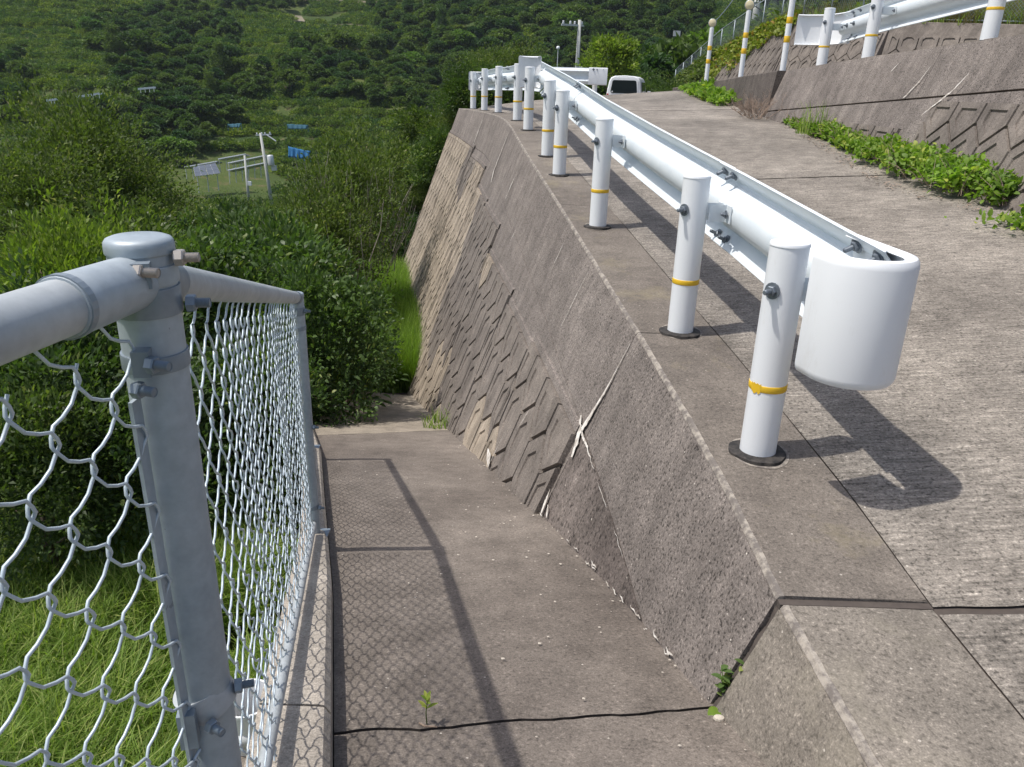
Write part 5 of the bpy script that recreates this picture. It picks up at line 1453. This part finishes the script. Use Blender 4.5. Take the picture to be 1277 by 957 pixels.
for i in range(len(T)-1):
    a = tpt(i); b = tpt(i+.9999); L = (b-a).length; h0, h1 = FH[i], FH[i+1]; d = (b-a)/L
    g_ = .085 if i < 2 else .11; n = int((L+1.5)/g_)
    for sg in (1, -1):
        for j in range(-int(1.5/g_), n):
            s = j*g_; s0, s1, t0, t1 = s, s+sg*1.5, 0.0, 1.5
            if sg < 0: s0, s1 = s+1.5, s
            # clip the diagonal to the panel
            def at(t): return s0+(s1-s0)*t/1.5
            lo, hi = 0.06, min(h0, h1)
            ts = sorted([lo, hi]); x0, x1 = at(ts[0]), at(ts[1])
            if max(x0, x1) < 0 or min(x0, x1) > L: continue
            for X_ in (0, L):
                if (x0-X_)*(x1-X_) < 0:
                    tt = ts[0]+(ts[1]-ts[0])*(X_-x0)/(x1-x0)
                    if (X_ == 0) == (x0 < x1): ts[0] = tt if x0 < 0 or x0 > L else ts[0]; 
                    if not (0 <= x0 <= L): ts[0] = max(ts[0], tt) if True else 0
                    elif not (0 <= x1 <= L): ts[1] = tt
                    x0, x1 = at(ts[0]), at(ts[1])
            p = a+d*x0+Vector((0, 0, ts[0])); q = a+d*x1+Vector((0, 0, ts[1])); r = .0035; s_ = d*r
            mb.add([p-s_, p+s_, q+s_, q-s_, p+Vector((r, -r, 0)), q+Vector((r, -r, 0))], [(0, 1, 2, 3), (0, 3, 5, 4)])
tag(mb.build('mesh_wires', M['galv_dark'], tf), kind='stuff')
# rough grass on the slope behind that fence
rnd = random.Random(31); sg_ = []
DG = [blades('blades', M['drygrass'], 120, .35, (.25, .7), .016, 41, .8), blades('blades', M['grass'], 120, .35, (.2, .5), .018, 42, .9)]
dg = []
for me, k_, t_, lab in ((DG[0], 1.4, 1.6, 'dry straw coloured grass tuft on the slope behind the upper mesh fence'), (DG[1], .8, 2.2, 'green grass tuft on the slope behind the upper mesh fence')):
    a = int(k_); p = slope_p(a, t_).lerp(slope_p(a+1, t_), k_-a); t = tag(empty('grass_tuft', p), lab, 'grass'); dg.append(link('blades', me, t, local=True))
for i in range(5200):
    k_ = rnd.uniform(0, 5.9); t_ = rnd.random()**1.6*20+.1; a = int(k_); p = slope_p(a, t_).lerp(slope_p(a+1, t_), k_-a)
    sg_.append((p.x, p.y, p.z-.03, rnd.uniform(.5, 1.1)))
sg_ = np.array(sg_); scatter('slope_grass', sg_[:, :3], sg_[:, 3], dg, 'mixed dry and green grass on the slope behind the upper mesh fence', 'grass', 3)
P6 = []
for i in range(900):
    k_ = rnd.uniform(2.0, 5.95); t_ = 1.0+rnd.random()**1.3*26; a = int(k_); p = slope_p(a, t_).lerp(slope_p(a+1, t_), k_-a); P6.append((p.x, p.y, p.z-.1, rnd.uniform(.5, 1.2)))
P6 = np.array(P6); scatter('slope_bushes', P6[:, :3], P6[:, 3], sp[:2], 'green bushes covering the slope above the highest wall', 'bushes', 4)

# ------------------------------------------------------------------ small things on the walkway
def bigleaf(parent, p, d, L, W, mat='grass', tint=.7, name='leaf', bend=.3):
    d = Vector(d).normalized(); s = d.cross(Vector((0, 0, 1))).normalized(); u = s.cross(d); vs = []; n = 5
    for i in range(n+1):
        t = i/n; w_ = W*math.sin(math.pi*min(.98, t*.92+.06))**.8*.5; c = Vector(p)+d*L*t-Vector((0, 0, 1))*bend*L*t*t
        vs += [c-s*w_+u*w_*.35, c, c+s*w_+u*w_*.35]
    fs = [(i*3+q, i*3+q+1, i*3+q+4, i*3+q+3) for i in range(n) for q in (0, 1)]
    me = MB().add(vs, fs).mesh(name, M[mat], smooth=True); a = me.attributes.new('tint', 'FLOAT', 'POINT'); a.data.foreach_set('value', [tint]*len(me.vertices))
    return link(name, me, parent)
b0 = Vector(at_y(533, 905, 1.44)); b0.z = pz(b0.y)
sprt = tag(empty('seedling', b0), 'single small yellow green seedling standing in the walkway joint', 'seedling')
MB().tube([b0+Vector((0, 0, -.02)), b0+Vector((-.003, 0, .035)), b0+Vector((.001, 0, .075))], [.0018, .0014, .001], 6).build('stem', M['vine'], sprt, smooth=True)
for i, (a, z, L, e) in enumerate(((.3, .050, .030, .5), (2.6, .048, .032, .6), (1.4, .060, .030, .7), (4.2, .058, .026, .8), (5.2, .066, .028, .9), (3.2, .072, .026, 1.4), (.9, .074, .027, 1.8), (2.0, .070, .030, 1.1))):
    bigleaf(sprt, b0+Vector((0, 0, z)), (math.cos(a), math.sin(a), e), L, .010, 'vine', .9+.1*math.sin(i), bend=.15)
MB().tube([b0+Vector((-.02, .0, .003)), b0+Vector((-.005, -.012, .006)), b0+Vector((.025, -.01, .003))], .002, 5).build('dead_stalk', M['dry'], sprt)
b1_ = Vector(at_y(905, 876, 1.57)); b1_.z = pz(b1_.y)
wd_ = tag(empty('weed', b1_), 'small bushy weed growing out of the dark joint at the foot of the wall', 'weed'); rnd = random.Random(3)
for i in range(7):
    a = rnd.random()*6.28; h = rnd.uniform(.06, .16); e = b1_+Vector((math.cos(a)*.03, math.sin(a)*.02-.01, h)); MB().tube([b1_, b1_.lerp(e, .5)+Vector((0, 0, .01)), e], [.0015, .0013, .0008], 5).build('stem', M['vine'], wd_, smooth=True)
    for j in range(7):
        t = rnd.uniform(.3, 1); a2 = rnd.random()*6.28; bigleaf(wd_, b1_.lerp(e, t), (math.cos(a2), math.sin(a2), rnd.uniform(-.1, .6)), rnd.uniform(.020, .034), .015, 'citrus', rnd.uniform(.6, 1), bend=.2)
for (dx, dy, a, L) in ((.012, -.03, -.6, .060), (-.02, -.03, 3.8, .052), (-.006, -.035, 4.5, .050), (.024, -.020, .1, .050), (.0, -.03, 1.6, .04)):
    bigleaf(wd_, b1_+Vector((dx, dy, .012)), (math.cos(a), math.sin(a), .35), L, .038, 'vine', .55, bend=.35)
p_ = Vector(at_y(896, 899, 1.50)); p_.z = pz(p_.y)
peb = tag(empty('pebble', p_), 'small pale stone lying on the walkway below the weed', 'stone'); mb = MB()
mb.lathe([(.0001, -.002), (.009, 0), (.0125, .004), (.011, .009), (.005, .012), (.0001, .0122)], 9, Matrix.Translation(p_) @ Matrix.Diagonal((1.2, .85, 1, 1)) @ Matrix.Rotation(.5, 4, 'Z')); mb.build('stone', M['pebble'], peb)
tf2p = wallp(6.6, pz(6.6)); tt = tag(empty('grass_tuft', (tf2p.x-.05, 6.45, pz(6.45))), 'little grass tuft at the foot of the relief blocks, far down the walkway', 'grass')
link('blades', blades('blades', M['grass'], 90, .13, (.06, .22), .008, 51, .8), tt, local=True)
lit = MB(); rnd = random.Random(14)
for i in range(120):   # chips of lime and dry bits scattered on the slabs
    y = rnd.uniform(.9, 5.5); u = rnd.random()**1.0; x = kx(y)+.02+(wallp(y, pz(y)).x-kx(y)-.03)*(u if rnd.random() < .5 else 1-rnd.random()**3*.4); z = pz(y)+.007; a = rnd.random()*6; L = rnd.uniform(.002, .007)
    lit.add([(x+math.cos(a+q)*L, y+math.sin(a+q)*L*rnd.uniform(.5, 1), z+.001) for q in (0, 1.6, 3.1, 4.7)] + [(x, y, z+.003)], [(0, 1, 4), (1, 2, 4), (2, 3, 4), (3, 0, 4)])
o = lit.build('grit', M['pebble']); tag(o, 'loose pale grit and chips scattered on the walkway', 'grit', kind='stuff')
# bucket seen through the mesh
bk = at_y(307, 868, 3.1); gz_ = ground_z(bk[0], bk[1]); bt = tag(empty('bucket', (bk[0], bk[1], bk[2]-.30)), 'open white bucket below the walkway, seen through the wire mesh', 'bucket')
Mx = Matrix.Identity(4)
MB().lathe([(.0001, .0), (.105, 0), (.108, .004), (.128, .27), (.138, .272), (.138, .288), (.132, .29), (.126, .288), (.104, .012), (.0001, .010)], 32, Mx).build('shell', M['bucket'], bt, local=True, angle=40)
MB().lathe([(.119, .06), (.1195, .15), (.1215, .15), (.1205, .06)], 32).build('printed_band', M['wgrey'], bt, local=True, smooth=True)
MB().tube([Vector((.137*math.cos(a), .137*math.sin(a)*1.0-.0, .27-.20*math.sin(a/1.0)*.6)) for a in [math.pi*i/12 for i in range(13)]], .003, 6).build('handle', M['bolt'], bt, local=True, smooth=True)
st_ = tag(empty('stone_block', (bk[0]-.02, bk[1], bk[2]-.45)), 'flat concrete block carrying the white bucket', 'block'); MB().box((0, 0, -.45), (.5, .5, 1.2)).build('block_body', M['coping'], st_, local=True)

# ------------------------------------------------------------------ far things
def px_obj(px, py, d): return Vector(at_h(px, py, d))
def pole(px, py_top, py_bot, dist, r, name, label, arms):
    a = px_obj(px, py_top, dist); b = px_obj(px, py_bot, dist); t = tag(empty(name, (a.x, a.y, b.z)), label, 'utility pole'); h = a.z-b.z
    MB().tube([(0, 0, -2), (0, 0, h)], [r*1.25, r*.75], 12).build('pole', M['pole'], t, local=True, smooth=True)
    for (dz, L, dx, rz) in arms:
        MB().box((dx, 0, h-dz), (L, .12, .12), M=Matrix.Rotation(rz, 4, 'Z')).build('crossarm', M['alu'], t, local=True)
        for q in (-.42, -.1, .1, .42): MB().lathe([(.06, 0), (.09, .06), (.05, .12), (.08, .18), (.0001, .2)], 8, Matrix.Rotation(rz, 4, 'Z') @ Matrix.Translation((dx+q*L, 0, h-dz+.06))).build('insulator', M['white'], t, local=True, smooth=True)
    return t, h
t, h = pole(723, 25, 100, 58, .14, 'utility_pole', 'grey concrete utility pole with a crossarm behind the road crest', [(.35, 1.6, -.5, .3)])
MB().tube([(0, 0, h-3.0), (.9, -.2, h-2.9), (1.3, -.25, h-2.95)], .05, 6).build('lamp_arm', M['alu'], t, local=True); MB().box((1.35, -.25, h-3.0), (.5, .18, .10)).build('lamp_head', M['alu'], t, local=True)
t, h = pole(331, 166, 248, 88, .17, 'utility_pole', 'leaning pale utility pole with a round transformer beside the solar racks', [(.2, 1.6, .3, .1)])
t.rotation_euler = (0, math.radians(-4.5), 0)
MB().tube([(.6, 0, h-.2), (1.5, 0, h-.9)], .07, 6).build('strut', M['alu'], t, local=True); MB().lathe([(.32, 0), (.34, .1), (.34, .95), (.28, 1.05), (.0001, 1.08)], 14, Matrix.Translation((.62, 0, h-3.3))).build('transformer', M['alu'], t, local=True, smooth=True)
MB().box((.8, .2, h-3.6), (.5, .4, .5)).build('switch_box', M['alu'], t, local=True)
t, h = pole(305, 194, 242, 86, .13, 'utility_pole', 'short thin pole with a small white box in front of the solar racks', [])
MB().box((.3, -.1, h*.28), (.35, .25, .4)).build('meter_box', M['white'], t, local=True)
t, h = pole(948, -25, 22, 62, .24, 'utility_pole', 'grey pole behind the mesh fence, cut by the top picture edge', [])
MB().tube([(0, 0, h*.4), (.0, 0, h*.42)], .3, 10).build('clamp', M['alu'], t, local=True)
# overhead cable
c0_ = px_obj(889, 30, 55); c1_ = px_obj(948, -60, 62); cb = tag(empty('cable', c0_), 'thin dark cable running up past the round reflectors', 'cable')
MB().tube([c0_+(c1_-c0_)*q-Vector((0, 0, .5*math.sin(math.pi*q))) for q in [i/8 for i in range(9)]], .03, 5).build('wire', M['bolt'], cb)
# solar panels
def frame_pts(cs, d):
    return [px_obj(x, y, dd) for (x, y), dd in zip(cs, d)]
sv = tag(empty('solar_array', px_obj(258, 214, 96)), 'tilted pair of dark solar modules with a pale centre joint on legs, in the field', 'solar panel')
q = frame_pts([(240.5, 208), (269, 203.5), (275, 216), (243, 220)], [97, 97, 95, 95])
def slab4(q, th, name, mat, parent):
    n = (q[1]-q[0]).cross(q[3]-q[0]).normalized(); n = n if n.z > 0 else -n; vs = [p for p in q]+[p-n*th for p in q]
    return MB().add(vs, [(0, 1, 2, 3), (7, 6, 5, 4)]+[(i, 4+i, 4+(i+1) % 4, (i+1) % 4) for i in range(4)]).build(name, M[mat], parent)
for k_ in range(2):
    a0, a1 = q[0].lerp(q[1], k_*.5+.012), q[0].lerp(q[1], k_*.5+.488); b0_, b1_2 = q[3].lerp(q[2], k_*.5+.012), q[3].lerp(q[2], k_*.5+.488)
    fr = slab4([a0, a1, b1_2, b0_], .06, 'module_frame', 'alu', sv)
    up_v = Vector((0, 0, .012)); ins = lambda a, b, c, d, u, v: a.lerp(b, u).lerp(d.lerp(c, u), v)
    for r_ in range(3):
        for c_ in range(2):
            m = [ins(a0, a1, b1_2, b0_, u, v)+up_v for u, v in ((c_*.5+.006, r_/3+.006), (c_*.5+.494, r_/3+.006), (c_*.5+.494, r_/3+.327), (c_*.5+.006, r_/3+.327))]
            slab4(m, .01, 'solar_cell', 'solar', fr)
for u in (.1, .5, .9):
    p = q[3].lerp(q[2], u).lerp(q[0].lerp(q[1], u), .3); MB().tube([p, Vector((p.x, p.y, p.z-2.2))], .05, 6).build('leg', M['alu'], sv)
for (lab, xa, ya, xb, yb, dd) in (('upper long narrow solar rack seen edge on', 230, 208, 270, 201, 101), ('thin rack rail behind the short pole', 272, 198, 305, 192, 103), ('middle pale solar rack between the two poles', 284, 203, 331, 193.5, 99), ('lowest pale solar rack on dark legs, between the two poles', 284, 212, 331, 202.5, 95)):
    a, b = px_obj(xa, ya, dd), px_obj(xb, yb, dd+2); rk = tag(empty('solar_rack', a), lab, 'solar rack', 'solar racks in the field'); back = Vector((.1, 1.5, -.30))
    slab4([a, b, b+back, a+back], .12, 'panel_row', 'wgrey' if dd != 101 else 'solar', rk); MB().tube([a-Vector((0, 0, .08)), b-Vector((0, 0, .08))], .09, 6).build('beam', M['alu'], rk)
    n = int((b-a).length/.75)
    for i in range(n+1):
        p = a.lerp(b, i/n)+Vector((0, .3, 0)); MB().tube([p, Vector((p.x, p.y, p.z-1.6))], .045, 5).build('leg', M['alu'], rk)
# blue nets
k = NT('faded_net'); M['blue2'] = k.set(k.mix((.02, .09, .13), (.04, .14, .19), k.noise(4, 4)), .8)
def net(cs, d, label, seed, mat='blue'):
    t = tag(empty('blue_net', px_obj(*cs[0], d)), label, 'net', 'blue nets in the orchard'); n = 14; P = np.zeros((n+1, 7, 3)); rnd = random.Random(seed); a, b, c_, e = cs
    for i in range(n+1):
        u = i/n; tp = (a[0]+(b[0]-a[0])*u, a[1]+(b[1]-a[1])*u + rnd.uniform(-1, 1)*.35); bt_ = (e[0]+(c_[0]-e[0])*u, e[1]+(c_[1]-e[1])*u + rnd.uniform(-1, 1)*.35)
        for j in range(7):
            v = j/6; P[i, j] = px_obj(tp[0]+(bt_[0]-tp[0])*v, tp[1]+(bt_[1]-tp[1])*v, d+.10*math.sin(i*1.9)*(.3+v)+v*-.3)
    o = link('netting', grid_mesh('netting', P, M[mat], False), t); md = o.modifiers.new('thickness', 'SOLIDIFY'); md.thickness = .05
    for u in (0, .35, .7, 1): 
        p = px_obj(a[0]+(b[0]-a[0])*u, a[1]+(b[1]-a[1])*u, d+.3); MB().tube([p+Vector((0, 0, .05)), p-Vector((0, 0, .9))], .04, 5).build('stake', M[mat], t)
net([(360, 183), (387, 189), (386, 199), (360, 196)], 70, 'brightest blue net hung on stakes, right of the leaning utility pole', 1)
net([(284, 155), (301, 154), (299, 159), (288, 159)], 118, 'faint small blue net among the bushes, upper left of the leaning utility pole', 2, 'blue2')
net([(358, 155), (384, 156), (383, 161), (360, 161)], 116, 'faint blue net among the bushes, above the brightest net', 3, 'blue2')
# far white roadside rail
fr_ = tag(empty('roadside_rail', px_obj(60, 126, 128)), 'thin white roadside rail crossing the far hillside at left', 'roadside rail')
for (xa, ya, xb, yb, d) in ((58, 127, 72, 125, 130), (95, 122.5, 127, 118, 131), (172, 112.5, 194, 110.5, 136)):
    a, b = px_obj(xa, ya, d), px_obj(xb, yb, d)
    dv = (b-a); MB().add([a, b, b+Vector((0, 0, .28)), a+Vector((0, 0, .28)), a+Vector((0, .1, 0)), b+Vector((0, .1, 0)), b+Vector((0, .1, .28)), a+Vector((0, .1, .28))], [(0, 1, 2, 3), (7, 6, 5, 4), (3, 2, 6, 7), (1, 0, 4, 5)]).build('beam', M['white'], fr_)
    for i in range(4): p = a.lerp(b, (i+.5)/4); MB().tube([p+Vector((0, .15, .3)), p+Vector((0, .15, -.45))], .04, 6).build('post', M['white'], fr_)
# small pale roof / sign boards among trees
sb = tag(empty('sign_board', px_obj(844, 42, 75)), 'small pale board standing among the dark trees left of the far marker post', 'sign'); c_ = px_obj(844, 42, 75)
MB().box(c_, (.62, .06, .45)).build('board', M['wgrey'], sb); MB().tube([c_+Vector((0, .06, 0)), c_-Vector((0, -.06, 6))], .05, 6).build('post', M['alu'], sb)
ball = tag(empty('lamp', px_obj(697, 60, 90)), 'tiny white lamp dot left of the utility pole behind the crest', 'lamp'); c_ = px_obj(696, 60, 90)
MB().lathe([(.0001, -.2), (.15, -.15), (.2, 0), (.15, .15), (.0001, .2)], 12, Matrix.Translation(c_)).build('globe', M['white'], ball, smooth=True); MB().tube([c_, c_-Vector((0, 0, 5))], .05, 6).build('post', M['alu'], ball)
# round yellow green tree behind the van
tp = px_obj(765, 50, 47); R_ = 1.5
BT = crown('crown', M['lime'], (1, 1, 1.0), 300, 15, .15, .075, .17, 301, upb=.5, shell=.55, lump=.35)
t = tag(empty('round_tree', (tp.x, tp.y, tp.z-4.2)), 'round bright yellow green tree just behind the white van', 'tree'); o = link('crown', BT, t, local=True); o.scale = (R_, R_, R_*1.05); o.location = (0, 0, 1.3)
tr = link('trunk', FTR, t, local=True); tr.scale = (1.6, 1.6, 1.9)
for i, (px, py, d, w_, me) in enumerate(((826, 72, 52, 4.2, FAR[0]), (850, 50, 62, 5.5, FAR[1]), (810, 92, 44, 2.6, CITL[0]), (835, 98, 40, 2.4, CITM[0]), (800, 60, 66, 5, FAR[2]), (735, 96, 55, 3.4, FAR[3]), (700, 92, 52, 3.2, CITM[1]), (668, 100, 48, 3.0, CITL[1]), (870, 40, 70, 6, FARL[0]), (640, 112, 30, 3.2, CITL[0]))):
    T_ = px_obj(px, py, d); g_ = ground_z(T_.x, T_.y)
    labs = ['dark tree right of the round yellow green tree', 'tall dark tree left of the farthest marker post', 'glossy bush right of the van roof', 'dark glossy bush at the road crest left of the low wall', 'dark tree behind and right of the round yellow green tree', 'bush behind the far crossing guardrail, under the utility pole', 'dark bush behind the far crossing guardrail', 'bush between the bend of the guardrails and the utility pole', 'feathery tree behind the farthest marker post', 'bush low behind the far outer guardrail posts']
    co = np.empty(len(me.vertices)*3, np.float32); me.vertices.foreach_get('co', co); mh = float(np.percentile(co[2::3], 99)); mw = float(np.percentile(np.abs(co[0::3]), 96))
    hz = max(1.2, min(T_.z-g_, w_*1.3)); t = tag(empty('tree', (T_.x, T_.y, T_.z-hz)), labs[i], 'tree'); o = link('crown', me, t, local=True); o.scale = (w_/2/mw, w_/2/mw, hz/mh); tr = link('trunk', FTR, t, local=True); tr.scale = (1.5, 1.5, max(1, hz*.4)); tr.location = (0, 0, -max(0, (T_.z-hz)-g_)*0)
# the van
vb = px_obj(779, 101, 34); van = tag(empty('van', (vb.x, vb.y, vb.z-1.62)), 'small white van seen from behind, rising over the crest of the road', 'van'); van.rotation_euler = (0, 0, math.radians(-13))
prof = [(-.69, .28), (-.71, .55), (-.72, 1.0), (-.68, 1.30), (-.62, 1.62), (-.55, 1.74), (-.40, 1.80), (.0, 1.82), (.40, 1.80), (.55, 1.74), (.62, 1.62), (.68, 1.30), (.72, 1.0), (.71, .55), (.69, .28)]
mb = MB(); secs = [(-.04, .93, 0), (0, 1, 0), (.5, 1, 0), (2.3, 1, 0), (2.75, .98, -.02), (3.1, .95, -.45), (3.3, .93, -.85), (3.34, .88, -.9)]
for (yy_, sc_, dz) in secs:
    for (x, z) in prof:
        zz = z if z < 1.05 else z+dz*(z-1.05)/.77; mb.v.append((x*sc_, yy_, .28+(zz-.28)*(.985 if sc_ < .95 and yy_ < 0 else 1)))
n = len(prof)
for i in range(len(secs)-1):
    for k_ in range(n-1): a = i*n+k_; mb.f.append((a, a+n, a+n+1, a+1))
    mb.f.append((i*n+n-1, (i+1)*n+n-1, (i+1)*n, i*n))
mb.f.append(tuple(range(n))); mb.f.append(tuple((len(secs)-1)*n+k_ for k_ in range(n-1, -1, -1)))
body = mb.build('body', M['white'], van, local=True, angle=35)
def rrect(x0, x1, z0, z1, y, r, top=0.0, n=5):
    pts = []
    for (cx_, cz_, a0) in ((x1-r, z0+r, -90), (x1-r-top, z1-r, 0), (x0+r+top, z1-r, 90), (x0+r, z0+r, 180)):
        for i in range(n+1): a = math.radians(a0+90*i/n); pts.append((cx_+r*math.cos(a), y, cz_+r*math.sin(a)))
    return pts
def plate_(pts, th, name, mat, par, ax=(0, -1, 0)):
    v = Vector(ax)*th; k_ = len(pts); vs = [Vector(p) for p in pts]+[Vector(p)+v for p in pts]
    return MB().add(vs, [tuple(range(k_, 2*k_)), tuple(range(k_-1, -1, -1))]+[(i, (i+1) % k_, k_+(i+1) % k_, k_+i) for i in range(k_)]).build(name, M[mat], par, local=True)
tg = plate_(rrect(-.60, .60, .45, 1.72, -.045, .10, .05), .02, 'tailgate', 'white', van)
plate_(rrect(-.54, .54, 1.14, 1.64, -.067, .08, .05), .008, 'rear_window', 'glass', van)
for sx in (-1, 1):
    plate_(rrect(sx*.655-.035, sx*.655+.035, .85, 1.12, -.045, .02), .03, 'tail_light', 'red', van)
    pts = [(sx*.70, .35, 1.12), (sx*.70, 2.0, 1.12), (sx*.655, 2.0, 1.58), (sx*.655, .42, 1.58)]
    if sx > 0: pts = pts[::-1]
    MB().add([Vector(p)+Vector((sx*q, 0, 0)) for q in (0, .025) for p in pts], [(0, 1, 2, 3), (7, 6, 5, 4)]+[(i, 4+i, 4+(i+1) % 4, (i+1) % 4) for i in range(4)]).build('side_window', M['glass'], van, local=True)
    MB().box((sx*.84, 2.45, 1.15), (.14, .05, .20)).build('mirror', M['white'], van, local=True)
    for yw in (.55, 2.6):
        wh = MB().lathe([(.16, -.08), (.27, -.085), (.285, -.06), (.285, .06), (.27, .085), (.16, .08)], 24, Matrix.Translation((sx*.63, yw, .285)) @ Matrix.Rotation(math.pi/2, 4, 'Y')).build('tyre', M['tyre'], van, local=True, angle=40)
        MB().lathe([(.0001, -.05), (.16, -.07), (.165, .07), (.0001, .05)], 20, Matrix.Translation((sx*.63, yw, .285)) @ Matrix.Rotation(math.pi/2, 4, 'Y')).build('rim', M['alu'], wh, local=True, angle=40)
MB().box((0, -.07, .36), (1.40, .12, .20)).build('bumper', M['white'], van, local=True)
MB().box((0, -.078, .75), (.33, .015, .165)).build('number_plate', M['white'], van, local=True)
MB().box((-.47, -.0765, 1.20), (.05, .004, .05)).build('sticker', M['white'], van, local=True)

# ------------------------------------------------------------------ air
hz = MB().box((0, 590, 108), (1960, 1400, 256)).build('haze'); tag(hz, kind='stuff')
hm = bpy.data.materials.new('haze_air'); hm.use_nodes = True; hm.node_tree.nodes.clear()
pv = hm.node_tree.nodes.new('ShaderNodeVolumePrincipled'); om = hm.node_tree.nodes.new('ShaderNodeOutputMaterial')
pv.inputs['Color'].default_value = (.80, .90, 1.0, 1); pv.inputs['Density'].default_value = .00016; pv.inputs['Anisotropy'].default_value = .3
hm.node_tree.links.new(pv.outputs[0], om.inputs['Volume']); hz.data.materials.append(hm)
